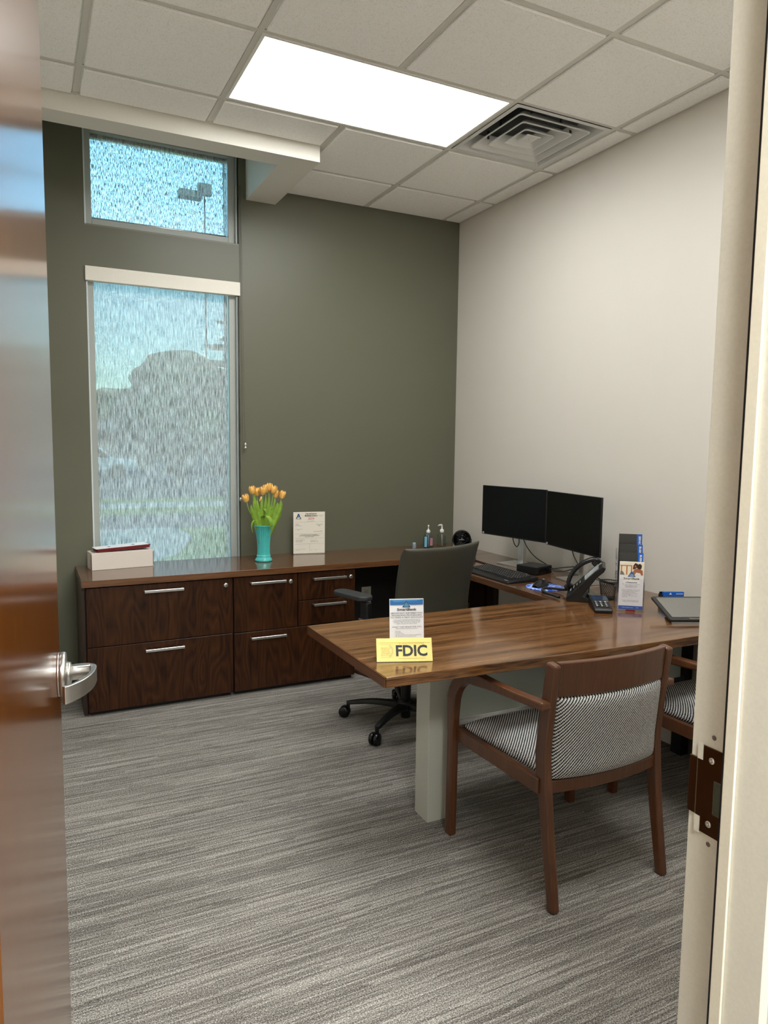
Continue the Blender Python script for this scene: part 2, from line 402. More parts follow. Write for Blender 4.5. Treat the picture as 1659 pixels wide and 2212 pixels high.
def copy_tree(o, parent=None):
    c = o.copy(); COL.objects.link(c)
    if parent: c.parent = parent
    for ch in list(o.children): copy_tree(ch, c)
    return c
def text(body, size, mat, parent, loc, rot=(R(90), 0, 0), name='lettering', align='CENTER', sx=1, bold=0, spacing=1.0):
    cu = bpy.data.curves.new('t', 'FONT'); cu.body = body; cu.size = size; cu.align_x = align; cu.align_y = 'CENTER'
    cu.offset = bold; cu.resolution_u = 3; cu.space_line = spacing
    to = bpy.data.objects.new('t', cu); COL.objects.link(to)
    bpy.context.view_layer.update()
    me = bpy.data.meshes.new_from_object(to.evaluated_get(bpy.context.evaluated_depsgraph_get()))
    bpy.data.objects.remove(to); bpy.data.curves.remove(cu)
    me.transform(Matrix.Diagonal((sx, 1, 1, 1)))
    me.materials.clear(); me.materials.append(mat)
    o = bpy.data.objects.new(name, me); COL.objects.link(o); o.parent = parent; o.location = loc; o.rotation_euler = rot
    return o
def rrect(w, h, r, n=5, cx=0, cy=0):
    P = []
    for (sx, sy, a0) in ((1, 1, 0), (-1, 1, 90), (-1, -1, 180), (1, -1, 270)):
        for k in range(n+1):
            a = R(a0+90*k/n); P.append((cx+sx*(w/2-r)+r*cos(a), cy+sy*(h/2-r)+r*sin(a)))
    return P
def bez(p0, p1, p2, p3, n=12):
    P = [Vector(p) for p in (p0, p1, p2, p3)]
    return [tuple((1-t)**3*P[0]+3*(1-t)**2*t*P[1]+3*(1-t)*t*t*P[2]+t**3*P[3]) for t in [i/n for i in range(n+1)]]
def spline(pts, n=6):
    P = [Vector(p) for p in pts]; out = []
    for i in range(len(P)-1):
        a = P[max(i-1, 0)]; b = P[i]; c = P[i+1]; d = P[min(i+2, len(P)-1)]
        for k in range(n):
            t = k/n; out.append(tuple(.5*((2*b)+(c-a)*t+(2*a-5*b+4*c-d)*t*t+(3*b-a-3*c+d)*t**3)))
    out.append(tuple(P[-1])); return out
ST = 'structure'
# ================================================================ SETTING
XL = -3.05; YF = -3.833; YH = -4.0
MB().box(-4.6, .12, -6.6, .2, -.05, 0).build('floor', M_carpet, kind=ST)
# windows
WX0, WX1 = -2.500, -1.612
W2Z0, W2Z1 = .45, 2.470     # lower
W1Z0, W1Z1 = 2.697, 3.27    # upper
TOPZ = 3.60
w = MB()
w.box(XL-.1, WX0, 0, .2, 0, TOPZ).box(WX1, .12, 0, .2, 0, TOPZ).box(WX0, WX1, 0, .2, 0, W2Z0)
w.box(WX0, WX1, 0, .2, W2Z1, W1Z0).box(WX0, WX1, 0, .2, W1Z1, TOPZ)
w.build('wall_back', M_wallb, kind=ST)
MB().box(0, .12, YH, 0, 0, TOPZ).build('wall_right', M_wallr, kind=ST)
MB().box(XL-.1, XL, YF, 0, 0, TOPZ).build('wall_left', M_wallr, kind=ST)
DX0, DX1, DZ = -2.910, -1.987, 2.46
f = MB(); f.box(-4.6, DX0-.05, YH, YF, 0, TOPZ).box(DX1+.05, 0, YH, YF, 0, TOPZ).box(DX0-.05, DX1+.05, YH, YF, DZ+.05, TOPZ)
f.build('wall_front', M_wallr, kind=ST)
# hall behind the camera
MB().box(-4.7, -4.6, -6.7, YF, 0, 2.8).build('wall_hall_left', M_wallr, kind=ST)
MB().box(.0, .12, -6.6, YH, 0, 2.8).build('wall_hall_right', M_wallr, kind=ST)
MB().box(-4.7, .12, -6.7, -6.6, 0, 2.8).build('wall_hall_back', M_wallr, kind=ST)
MB().box(-4.7, .12, -6.7, YH, 2.75, 2.85).build('ceiling_hall', M_white, kind=ST)
# roof slab closing the plenum
MB().box(XL-.1, .12, YH, .2, TOPZ, TOPZ+.1).build('ceiling_slab', M_white, kind=ST)

for nm, z0, z1, zr in (('window_1', W1Z0, W1Z1, None), ('window_2', W2Z0, W2Z1, None)):
    wt = thing(nm, None, None, ((WX0+WX1)/2, .1, z0), kind=ST)
    wt['label'] = ('upper' if nm == 'window_1' else 'tall lower')+' storefront window with aluminium frame behind a roller shade'
    cx = (WX0+WX1)/2; hw = (WX1-WX0)/2; hh = z1-z0
    fr = MB(); fr.box(-hw, -hw+.042, -.072, .05, 0, hh).box(hw-.058, hw, -.072, .05, 0, hh).box(-hw+.042, hw-.058, -.072, .05, 0, .048).box(-hw+.042, hw-.058, -.072, .05, hh-.048, hh)
    fr.build('window_frame', plain('anodised_frame', (168, 172, 166), .45, metal=0), wt, bevel=.003)
    MB().box(-hw+.042, hw-.058, .005, .012, .048, hh-.048).build('pane', M_glass, wt)
    # stool lining
    MB().box(-hw, hw, -.098, -.073, -.001, .010).build('window_sill', plain('sill_paint', (120, 117, 104), .45), wt)

# beam in front of the tall window pocket
BX0, BX1, BY0, BY1, BZ = -1.565, -1.375, -.775, -.630, H-.085
bm_ = MB()
bm_.box(XL, BX1, BY0, BY1, BZ, TOPZ).box(BX0, BX1, BY1, 0, BZ, TOPZ)
bm_.build('trim_1', M_white, kind=ST, label='white drywall beam framing the window pocket in the ceiling')
# ceiling: grid + tiles
A0, B0, T = -.1418, -1.6724, .6096
xs = [0]+[A0-T*i for i in range(5)]+[XL]; xs = sorted(xs)
ys = sorted([0]+[B0+T*j for j in range(-3, 3)]+[YF])
cg = MB()
bw = .012
for x in xs[1:-1]:
    y1 = 0 if x > BX1 else BY0
    cg.box(x-bw, x+bw, YF, y1, H, H+.03)
for y in ys[1:-1]:
    x0 = XL if y < BY0 else BX1
    for a, b in zip(xs[:-1], xs[1:]):
        a2 = max(a, x0)
        if b-a2 > .03: cg.box(a2+(bw if a2 > XL+.01 else 0), b-(bw if b < -.01 else 0), y-bw, y+bw, H+.0005, H+.03)
# wall angle
cg.box(-.020, 0, YF, 0, H-.001, H+.002); cg.box(BX1, -.02, -.020, 0, H-.001, H+.002); cg.box(XL, XL+.02, YF, BY0, H-.001, H+.002)
cg.box(XL+.02, -.02, YF, YF+.02, H-.001, H+.002); cg.box(XL+.02, BX1, BY0-.020, BY0, H-.001, H+.002); cg.box(BX1, BX1+.02, BY0, -.02, H-.001, H+.002)
ceil = cg.build('ceiling', M_tbar, kind=ST)
MB().box(XL, 0, YF, 0, H+.06, H+.07).build('backing', M_dark, ceil) if False else None
tcache = {}
for i, (a, b) in enumerate(zip(xs[:-1], xs[1:])):
    for j, (c, d) in enumerate(zip(ys[:-1], ys[1:])):
        if b <= BX1+.02:
            if c >= BY0-.01: continue
            d = min(d, BY0)
        cx, cy = (a+b)/2, (c+d)/2
        if -1.98 < cx < -.74 and -1.68 < cy < -1.05: continue      # light panel
        if -1.98 < cx < -.74 and -3.51 < cy < -2.88: continue      # added second light panel
        if -.76 < cx < -.14 and -1.68 < cy < -1.05: continue       # diffuser
        wx, wy = b-a, d-c; k = (round(wx, 3), round(wy, 3))
        if k not in tcache:
            q = MB(); q.box(-wx/2+.010, wx/2-.010, -wy/2+.010, wy/2-.010, .004, .018)
            q.box(-wx/2+.019, wx/2-.019, -wy/2+.019, wy/2-.019, -.007, .0035)
            o = q.build('ceiling_tile', M_tile, ceil, bevel=.0025, seg=1, loc=(cx, cy, H)); tcache[k] = o
        else:
            o = tcache[k].copy(); COL.objects.link(o); o.location = (cx, cy, H)
# light panel
LX0, LX1, LY0, LY1 = A0-3*T, A0-T, B0, B0+T
lp = thing('ceiling_light', 'large rectangular white LED panel lit in the ceiling grid', 'ceiling light', ((LX0+LX1)/2, (LY0+LY1)/2, H))
lp1 = lp
hx, hy = (LX1-LX0)/2-.012, (LY1-LY0)/2-.012
q = MB(); e = .014
q.box(-hx, hx, -hy, -hy+e, -.004, .04).box(-hx, hx, hy-e, hy, -.004, .04).box(-hx, -hx+e, -hy+e, hy-e, -.004, .04).box(hx-e, hx, -hy+e, hy-e, -.004, .04)
q.box(-hx, hx, -hy, hy, .04, .045)
q.build('frame', plain('panel_frame_white', (232, 230, 222), .4), lp)
MB().box(-hx+e, hx-e, -hy+e, hy-e, -.001, .004).build('diffuser', M_em, lp)
lq = copy_tree(lp1); lq.location = ((LX0+LX1)/2, B0-2.5*T, H); lq['label'] = 'added second LED ceiling panel near the door, unseen above the frame'  # unseen copy added to brighten the front of the room
# added hall panel, unseen behind the camera, to brighten the room front
lp = thing('ceiling_light', 'added square white LED panel in the hall ceiling, unseen outside the office door', 'ceiling light', (-2.3, -5.0, 2.75))
MB().box(-.31, .31, -.31, .31, -.012, -.001).build('frame', plain('panel_frame_white', (232, 230, 222), .4), lp)
MB().box(-.29, .29, -.29, .29, -.016, -.0125).build('diffuser', M_emh, lp)
# air diffuser
vx, vy = A0-T/2, B0+T/2
vt = thing('ceiling_vent', 'square white stepped air diffuser in the ceiling beside the light', 'vent', (vx, vy, H))
def sqring(r_out, z_out, r_in, z_in, th=.004, rc=.02):
    a = [(x, y, z_out) for x, y in rrect(2*r_out, 2*r_out, rc)]; b = [(x, y, z_in) for x, y in rrect(2*r_in, 2*r_in, max(rc*.6, .004))]
    c = [(x, y, z_in+th) for x, y in rrect(2*r_in, 2*r_in, max(rc*.6, .004))]; d = [(x, y, z_out+th) for x, y in rrect(2*r_out, 2*r_out, rc)]
    return a, b, c, d
q = MB(); hv = T/2-.013
a = [(x, y, -.003) for x, y in rrect(2*hv, 2*hv, .002)]; b = [(x, y, -.003) for x, y in rrect(2*hv-.05, 2*hv-.05, .012)]
c = [(x, y, .07) for x, y in rrect(2*hv-.15, 2*hv-.15, .03)]
q.ring_loft([a, b, c], caps=False, smooth=False)
q.build('housing', M_vent, vt)
MB().prism(rrect(2*hv-.152, 2*hv-.152, .03), .068, .075).build('duct_plate', M_dark, vt)
for k, (ro, zo, ri, zi) in enumerate(((.222, -.006, .155, .045), (.158, -.006, .095, .04), (.096, -.006, .040, .035))):
    q = MB(); a, b, c, d = sqring(ro, zo, ri, zi); lip = [(x, y, zo) for x, y in rrect(2*ro-.014, 2*ro-.014, .016)]
    if k < 2: q.ring_loft([d, a, lip, b, c, d], caps=False, smooth=False)
    else:
        top = [(x, y, .020) for x, y in rrect(.075, .075, .006)]
        q.ring_loft([d, a, lip, b, c, d], caps=False, smooth=False)
    q.build('louvre_ring', M_vent, vt)
q = MB(); q.ring_loft([[(x, y, .0) for x, y in rrect(.092, .092, .008)], [(x, y, -.004) for x, y in rrect(.085, .085, .008)], [(x, y, .016) for x, y in rrect(.04, .04, .006)]], smooth=False)
q.cyl(.004, -.002, .02, n=8); q.build('centre_cone', M_vent, vt)
for k in range(8):
    a = R(45*k+10); q = MB(); q.box(-.006, .006, -.003, .003, .01, .05); q.build('clip', M_dark, vt, loc=(.19*cos(a)*1.1, .19*sin(a)*1.1, 0), rot=(0, 0, a))

# baseboards
M_base = plain('rubber_base', (44, 42, 36), .6)
MB().box(XL, -2.60, -.008, 0, 0, .1).build('baseboard_back', M_base, kind=ST)
MB().box(-.008, 0, YF, -2.1, 0, .1).build('baseboard_right', plain('rubber_base_grey', (84, 80, 72), .6), kind=ST)
MB().box(XL, XL+.008, YF, -.01, 0, .1).build('baseboard_left', M_base, kind=ST)

# ------------------------------------------------ door frame and leaf
q = MB()
q.box(DX1, DX1+.06, YH-.012, YF+.012, 0, DZ+.05)                       # right jamb body
q.box(DX1-.016, DX1, -3.960, -3.888, 0, DZ)                           # stop
q.box(DX0-.06, DX0, YH-.012, YF+.012, 0, DZ+.05)                        # hinge jamb
q.box(DX0, DX0+.016, -3.960, -3.888, 0, DZ)
q.box(DX0-.06, DX1+.06, YH-.012, YF+.012, DZ+.05, DZ+.11) if False else q.box(DX0, DX1, YH-.012, YF+.012, DZ, DZ+.05)
q.box(DX1+.0601, DX1+.0602, 0, 0, 0, 0) if False else None
fr = q.build('trim_2', M_frame, kind=ST, bevel=.0015, seg=1, label='greige painted steel door frame in the foreground')
MB().box(DX1-.0145, DX1-.0005, -3.8875, -3.882, 0, DZ).build('gasket', M_gasket, fr)
MB().box(DX1-.0205, DX1-.0165, -3.906, -3.889, 0, DZ).build('weather_strip', plain('weather_strip', (226, 219, 200), .4), fr, bevel=.001)
MB().box(DX1+.001, DX1+.04, YH-.019, YH-.0125, 0, DZ+.03).build('casing', plain('casing_paint', (226, 216, 198), .45), fr, bevel=.001)
# strike plate
q = MB()
q.prismX([(-3.834, .940), (-3.834, 1.067), (-3.875, 1.067), (-3.875, 1.022), (-3.8625, 1.022), (-3.8625, .974), (-3.875, .974), (-3.875, .940)], DX1-.0022, DX1-.0006)
q.box(DX1-.0022, DX1+.006, -3.834, -3.820, .962, 1.045)
sp = q.build('strike_plate', M_steel, fr, bevel=.0008, seg=1)
MB().box(DX1-.0012, DX1-.0004, -3.876, -3.8625, .974, 1.021).build('latch_hole', plain('latch_hole', (72, 78, 66), .4), fr)
MB().box(DX1-.003, DX1-.0022, -3.8425, -3.834, .938, .962).build('plate_tab', M_frame, fr); MB().box(DX1-.003, DX1-.0022, -3.8425, -3.834, 1.045, 1.069).build('plate_tab', M_frame, fr)
for z in (1.049, .957):
    q = MB(); q.M = Matrix.Translation((DX1-.0022, -3.857, z)) @ Matrix.Rotation(R(-90), 4, 'Y')
    q.lathe([(.0048, 0), (.0046, .0008), (.003, .0016), (.0012, .0017), (.0008, .0008)], 14); q.build('screw', M_alu, sp)
for z in (1.082, .927):
    q = MB(); q.M = Matrix.Translation((DX1-.0004, -3.857, z)) @ Matrix.Rotation(R(-90), 4, 'Y')
    q.lathe([(.0036, 0), (.0030, .0006), (.0008, .0008)], 12); q.build('rivet', plain('rivet_dark', (110, 96, 88), .6), fr)

# door: local +Y runs from hinge to free edge, +X is the hall face
dang = math.atan2(.081, .914)
door = thing('door_1', None, None, (-2.905, -3.822, 0), rz=-dang, kind=ST)
door['label'] = 'open walnut veneer office door at the left edge'
MB().box(0, .044, 0.004, .914, .012, 2.44).build('door_leaf', M_door, door, bevel=.0015, seg=1)
for z in (.25, 1.2, 2.15):
    q = MB(); q.cyl(.007, z-.05, z+.05, (-.006, -.004), 12); q.box(.002, .040, .001, .004, z-.05, z+.05); q.build('hinge', M_sat, door)
# lever set: rose, spindle, lever
HZ = 1.018; HY = .914-.070
lv = thing('lever_handle', None, None, (.044, HY, HZ)); lv.parent = door
q = MB(); q.M = Matrix.Rotation(R(90), 4, 'Y')
q.lathe([(.043, 0), (.043, .003), (.0425, .0035), (.0435, .004), (.0435, .013), (.041, .016), (.030, .0165)], 40); q.build('rose', M_sat, lv)
q = MB(); q.M = Matrix.Rotation(R(90), 4, 'Y'); q.lathe([(.024, .0165), (.022, .024), (.014, .026), (.014, .034), (.011, .036), (.011, .058)], 28); q.build('spindle', M_sat, lv)
q = MB(); q.M = Matrix.Translation((.010, 0, -.030)) @ Matrix.Rotation(R(90), 4, 'Y'); q.lathe([(.0035, .006), (.003, .0085), (.001, .0088)], 12); q.build('set_screw', M_sat, lv)
# lever blade: horizontal curved bar, from far top plate sweeping back to the door
path = spline([(.030, .012, 0), (.052, .010, 0), (.066, -.004, 0), (.0665, -.028, -.001), (.060, -.058, -.002), (.046, -.088, -.003), (.026, -.112, -.004), (.016, -.120, -.004)], 5)
q = MB(); rings = []
for i, p in enumerate(path):
    P = Vector(p); d = Vector(path[min(i+1, len(path)-1)])-Vector(path[max(i-1, 0)]); d.z = 0; d.normalize(); n_ = Vector((d.y, -d.x, 0))
    t_ = i/(len(path)-1); hh = .0135+.0035*t_; tt = .0045 if t_ > .15 else .006
    rings.append([tuple(P+n_*tt*a+Vector((0, 0, hh*b))) for a, b in ((-1, -1), (1, -1), (1.0, 1), (-1, 1))])
q.ring_loft(rings, smooth=False); q.build('lever', M_sat, lv, bevel=.0025, seg=2)
q = MB(); q.box(.020, .060, -.003, .013, -.0145, .0145); q.build('lever_arm', M_sat, lv, bevel=.002)

# ------------------------------------------------ wall outlet
ot = thing('wall_outlet', 'ivory wall outlet plate in the dark knee space under the credenza', 'outlet', (-.725, -.0225, .415))
MB().box(-.037, .037, -.006, 0, -.06, .06).build('plate', M_plate, ot, bevel=.003)
for z in (-.025, .025):
    MB().prismY(rrect(.033, .028, .008, 4, 0, z), -.008, -.006).build('socket', plain('outlet_socket', (176, 172, 158), .4), ot)

# ================================================================ ROLLER SHADES
def chain(mb, a, b, sag=0, pitch=.010, r=.0019):
    A = Vector(a); B = Vector(b); n = int((B-A).length/pitch)
    mb.tube([a, b], .0007, 5)
    for k in range(n+1): 
        p = A.lerp(B, k/n); mb.sphere(tuple(p), r, 6, 4)
def make_shade(nm, lab, z0, z1, valance, pts):
    s = thing('roller_shade', lab, 'blind', ((WX0+WX1)/2, 0, z1), group=None)
    hw = (WX1-WX0)/2
    MB().box(-hw+.044, hw-.060, .060, .0615, z0-z1+.05, -.02).build('shade_fabric', M_shade2 if valance else M_shade, s)
    if valance:
        MB().box(-hw-.004, hw+.004, -.014, .03, -.081, .0).build('valance', plain('valance_white', (232, 226, 214), .45), s, bevel=.002)
    else:
        q = MB(); q.M = Matrix.Translation((-hw+.045, .075, -.04)) @ Matrix.Rotation(R(90), 4, 'Y'); q.cyl(.012, 0, 2*hw-.11); q.build('roller', M_alu, s)
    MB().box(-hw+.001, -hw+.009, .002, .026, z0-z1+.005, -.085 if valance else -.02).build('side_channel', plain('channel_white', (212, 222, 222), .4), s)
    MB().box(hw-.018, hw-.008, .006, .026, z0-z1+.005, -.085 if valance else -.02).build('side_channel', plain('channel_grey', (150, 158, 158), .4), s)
    q = MB(); q.M = Matrix.Translation((-hw+.046, .060, z0-z1+.058)) @ Matrix.Rotation(R(90), 4, 'Y'); q.cyl(.006, 0, 2*hw-.108, n=10); q.build('hem_bar', M_alu, s)
    q = MB()
    for a, b in pts: chain(q, a, b)
    q.build('bead_chain', plain('bead_chain', (120, 118, 112), .35, metal=.6), s, kind='stuff')
    return s
hx_ = -(WX0+WX1)/2
s1 = make_shade('a', 'woven grey roller shade drawn over the upper window, long bead chain', W1Z0, 3.25, False,
    [((-1.603+hx_, -.012, -.15), (-1.588+hx_, -.03, 1.47-3.25)), ((-1.607+hx_, -.008, -.15), (-1.600+hx_, -.020, 1.52-3.25)), ((-1.600+hx_, -.020, 1.52-3.25), (-1.588+hx_, -.03, 1.47-3.25))])
q = MB(); q.sphere((-1.586+hx_, -.03, 1.463-3.25), .010, 10, 8, (.7, .5, 1.2)); q.sphere((-1.586+hx_, -.03, 1.443-3.25), .009, 10, 8); q.build('chain_connector', M_alu, s1)
s2 = make_shade('b', 'woven grey roller shade with white valance covering the tall lower window', W2Z0, W2Z1, True,
    [((-1.617+hx_, -.006, -.09), (-1.612+hx_, -.010, 1.12-2.47)), ((-1.621+hx_, -.006, -.09), (-1.618+hx_, -.010, 1.12-2.47))])
q = MB(); q.sphere((-1.615+hx_, -.012, 1.112-2.47), .011, 10, 8, (.7, .6, 1.3)); q.build('chain_connector', M_alu, s2)

# ================================================================ CREDENZA
YC = -.505
def handle(parent, x0, x1, z):
    q = MB(); q.box(x0, x1, -.036, -.025, -.0070, .0070); q.box(x0, x0+.008, -.026, 0, -.004, .004); q.box(x1-.008, x1, -.026, 0, -.004, .004)
    return q.build('handle', M_alu, parent, bevel=.0012, seg=1, loc=(0, 0, z))
def lock(parent, x, z):
    q = MB(); q.M = Matrix.Translation((x, 0, z)) @ Matrix.Rotation(R(90), 4, 'X')
    q.lathe([(.0135, 0), (.0135, .005), (.011, .008), (.005, .0085)], 18)
    return q.build('lock', M_sat, parent)
def cabinet(lab, x0, x1, draws):
    cx = (x0+x1)/2; t = thing('file_cabinet', lab, 'cabinet', (cx, YC, 0)); hw = (x1-x0)/2
    MB().box(-hw, hw, .028, -YC-.008, .024, .703).build('body', M_side, t)
    MB().box(-hw+.001, hw-.001, .0215, .0275, .025, .702).build('gap_shade_sheet', M_black, t)  # black sheet standing in for the shade between the drawer fronts
    MB().box(-hw+.01, hw-.01, .035, -YC-.02, 0, .024).build('plinth', M_black, t)
    for (a, b, z0, z1, hx0, hx1, hz, lk) in draws:
        d = MB().box(a-cx+.002, b-cx-.002, 0, .02, z0, z1).build('drawer', M_front, t, bevel=.0012, seg=1)
        handle(d, hx0-cx, hx1-cx, hz)
        if lk: lock(d, lk[0]-cx, lk[1])
    return t
cabinet('wide two-drawer walnut lateral file cabinet at the left end', -2.580, -1.797,
    [(-2.580, -1.797, .026, .376, -2.287, -2.078, .337, None), (-2.580, -1.797, .381, .700, -2.287, -2.078, .665, (-1.838, .663))])
cabinet('four-drawer walnut cabinet next to the knee space, small box drawers on its right', -1.793, -1.025,
    [(-1.793, -1.025, .026, .372, -1.697, -1.484, .338, None), (-1.793, -1.404, .377, .700, -1.697, -1.484, .665, (-1.448, .655)),
     (-1.401, -1.025, .534, .700, -1.309, -1.097, .662, (-1.056, .656)), (-1.401, -1.025, .377, .529, -1.309, -1.097, .503, None)])
ct = thing('credenza_top', 'long dark walnut worktop running along the olive wall under the window', 'worktop', (0, 0, .743))
MB().box(-2.600, -.002, -.520, -.003, -.036, 0).build('worktop', M_top2, ct, bevel=.0015, seg=1)
MB().box(-2.600, -2.582, -.470, -.010, -.743, -.0365).build('end_panel', M_side, ct, bevel=.001, seg=1)
MB().box(-.05, -.004, -.50, -.012, -.743, -.0365).build('support_panel', M_side, ct)
MB().box(-1.018, -.055, -.022, -.012, -.68, -.0365).build('added_back_panel', plain('added_back_panel_dark', (24, 20, 17), .6), ct)  # near-black panel added so the knee space reads black
# return along the right wall
MB().box(-2.6012, -2.5998, -.519, -.004, -.0355, -.0005).build('edge_band', wood('walnut_edge_band_side', 1, [(60, 32, 18), (80, 46, 26), (88, 53, 30), (98, 62, 38)], .3, .15, 1, 0, 60), ct)
rt = thing('return_desk', 'walnut return worktop along the beige wall carrying the monitors', 'desk', (0, 0, .743))
MB().box(-.590, -.002, -1.836, -.522, -.034, -.0002).build('worktop', M_topy, rt, bevel=.0015, seg=1)
MB().box(-.56, -.52, -.62, -.58, -.743, -.0345).build('leg', M_black, rt) if False else None
MB().box(-.045, -.003, -.60, -.523, -.743, -.0345).build('support_panel', M_side, rt)
# peninsula desk
dk = thing('peninsula_desk', 'large glossy walnut desk with grey leg and pale glass modesty panel', 'desk', (-.92, -2.2, 0))
ox, oy = .92, 2.2
P = [(-1.836, -1.838), (-1.833, -2.545), (-1.656, -2.552), (-1.40, -2.566), (-1.10, -2.583), (-.80, -2.596), (-.46, -2.604), (-.20, -2.604), (-.003, -2.602), (-.003, -1.838)]
MB().prism([(x+ox, y+oy) for x, y in P], .708, .743).build('desktop', M_top, dk, bevel=.0015, seg=1)
M_edgey = wood('walnut_edge_band_end', 1, [(70, 36, 18), (92, 54, 28), (102, 62, 33), (114, 72, 42)], .3, .15, 1, 0, 60)
MB().box(-1.8372+ox, -1.8352+ox, -2.543+oy, -1.840+oy, .7085, .7425).build('edge_band', M_edgey, dk)
MB().box(-1.470+ox, -1.366+ox, -2.200+oy, -2.098+oy, 0, .7075).build('leg', M_leg, dk, bevel=.0012, seg=1)
MB().box(-1.366+ox, -.06+ox, -2.165+oy, -2.155+oy, .385, .7075).build('modesty_panel', M_panel, dk)
MB().box(-.06+ox, -.01+ox, -2.19+oy, -2.13+oy, 0, .7075).build('leg', M_black, dk)
MB().box(-1.366+ox, -.065+ox, -2.152+oy, -2.12+oy, .67, .7075).build('under_beam', M_black, dk)

# ================================================================ GUEST CHAIRS
def guest_chair(lab, loc, rz=0):
    t = thing('guest_chair', lab, 'chair', loc, rz, 'wooden armchairs at the desk')
    # rear posts
    for s in (-1, 1):
        pth = spline([(s*.238, -.272, 0), (s*.238, -.236, .22), (s*.240, -.212, .40), (s*.242, -.203, .50), (s*.243, -.218, .64), (s*.243, -.240, .805)], 5)
        n = len(pth); wd = [(.030, .034+.020*min(1, i/(n*.5)) if i < n*.6 else .054-.012*(i-n*.6)/(n*.4)) for i in range(n)]
        MB().sweepYZ(pth, wd).build('rear_post', M_chairw, t, bevel=.0085, seg=3)
    # front leg and arm in one bent piece
    for s in (-1, 1):
        L = [(s*.292, .262, 0), (s*.291, .262, .20), (s*.290, .263, .40), (s*.289, .263, .49)]
        cy, cz, rd = .126, .513, .137
        for k in range(1, 9): a = R(90*k/8); L.append((s*(.289-.001*k), cy+rd*cos(a), cz+rd*sin(a)))
        L += [(s*.276, .02, .655), (s*.271, -.12, .662), (s*.268, -.245, .672)]
        n = len(L); wd = [(.032, .036)]*3+[(.034, .046)]+[(.036, .048)]*8+[(.038, .032), (.040, .027), (.040, .026)]
        MB().sweepYZ(L, wd).build('front_leg_and_arm', M_chairw, t, bevel=.006, seg=2)
        MB().sweepYZ([(s*.250, -.205, .392), (s*.271, .262, .398)], (.026, .050)).build('side_rail', M_chairw, t, bevel=.003)
    MB().box(-.272, .272, .238, .262, .374, .424).build('front_rail', M_chairw, t, bevel=.003)
    def bowed(z0, z1, tk, bow, ylo, yhi, nseg=16, nz=3, hwid=.2285):
        q = MB(); fr, bk = [], []
        def f(a, b, o):
            u = 2*a-1; z = z0(u)+(z1(u)-z0(u))*b; tz = (z-.40)/.405
            yc = ylo(z); return (u*hwid, yc-bow*(1-u*u)+o, z)
        q.grid(nseg, nz, lambda a, b: f(a, b, tk/2), False); q.grid(nseg, nz, lambda a, b: f(a, b, -tk/2), False)
        for b0 in (0, 1): q.grid(nseg, 1, lambda a, b: f(a, b0, tk*(b-.5)), False)
        for a0 in (0, 1): q.grid(1, nz, lambda a, b: f(a0, b, tk*(a-.5)), False)
        return q
    yl = lambda z: (-.213 if z < .5 else -.213-(z-.5)*.095)
    bowed(lambda u: .694, lambda u: .808+.002*(1-u*u), .024, .030, yl, yl).build('crest_rail', M_chairw, t, bevel=.004)
    bowed(lambda u: .372, lambda u: .414, .026, .026, yl, yl).build('lower_back_rail', M_chairw, t, bevel=.003)
    q = MB()
    q.pillow(24, 16, lambda u, v: (u*.2285, yl(.554+v*.141)-.028*(1-u*u)-.001, .554+v*.1405), lambda u, v: .026*((1-abs(u)**10)*(1-abs(v)**10))**.5, (0, 1, 0))
    q.build('back_upholstery', M_twill, t, uv=lambda c: (c.x, c.z))
    q = MB()
    def sf(u, v): return ((.232+.028*(v+1)/2)*u, .012+v*.226+.0, .430)
    q.pillow(24, 24, sf, lambda u, v: .032*((1-abs(u)**8)*(1-abs(v)**8))**.5+.012*max(0, (1-u*u)*(1-v*v)), (0, 0, 1))
    q.build('seat', M_twill, t, uv=lambda c: (c.x, c.y+c.z*.5))
    return t
gc = guest_chair('brown wooden armchair in front, its back and tweed seat fully in view', (-1.136, -2.565, 0))
g2 = copy_tree(gc); g2.location = (-.328, -2.580, 0)
g2['label'] = 'second brown wooden armchair behind the first, mostly hidden by the door frame'

# ================================================================ OFFICE CHAIR
oc = thing('office_chair', 'grey-olive leather office swivel chair behind the desk', 'chair', (-1.065, -1.262, 0), R(13))
st = thing('x', None, None)
bpy.data.objects.remove(st)
base = MB().lathe([(.032, .075), (.045, .085), (.045, .115), (.034, .125)], 24).build('base_hub', M_black, oc)
for k in range(5):
    a = R(130+72*k)   # world angle 143 minus chair yaw
    q = MB(); rings = []
    for i in range(9):
        s_ = i/8; r_ = .03+.285*s_; wv = .026-.009*s_; z_ = .098+.012*sin(pi*s_)*1-.014*s_; hh = .018-.008*s_
        rings.append([(r_, -wv, z_-hh), (r_, wv, z_-hh), (r_, wv*.7, z_+hh*.7), (r_, -wv*.7, z_+hh*.7)])
    q.ring_loft(rings); q.cyl(.010, .052, .090, (.315, 0), 12)
    lg = q.build('base_leg', M_black, oc, bevel=.003, rot=(0, 0, a))
    cs = MB()
    for sx in (-1, 1):
        cs.M = Matrix.Translation((.335, 0, .030)) @ Matrix.Rotation(R(90), 4, 'X') @ Matrix.Translation((0, 0, -.004 if sx < 0 else .004))
        pr = [(.010, 0), (.028, 0), (.030, sx*.004), (.030, sx*.014), (.026, sx*.020), (.010, sx*.022), (.001, sx*.022)]
        cs.lathe(pr, 24)
    cs.M = Matrix(); cs.box(.312, .345, -.004, .004, .03, .058)
    cs.build('caster', M_blackg if False else plain('caster_black', (14, 14, 15), .22), lg)
MB().lathe([(.026, .03), (.026, .075), (.026, .12), (.028, .20), (.028, .24), (.018, .24), (.018, .36)], 24).build('gas_column', M_black, oc)
MB().box(-.10, .10, -.16, .12, .36, .41).build('mechanism', M_black, oc, bevel=.012)
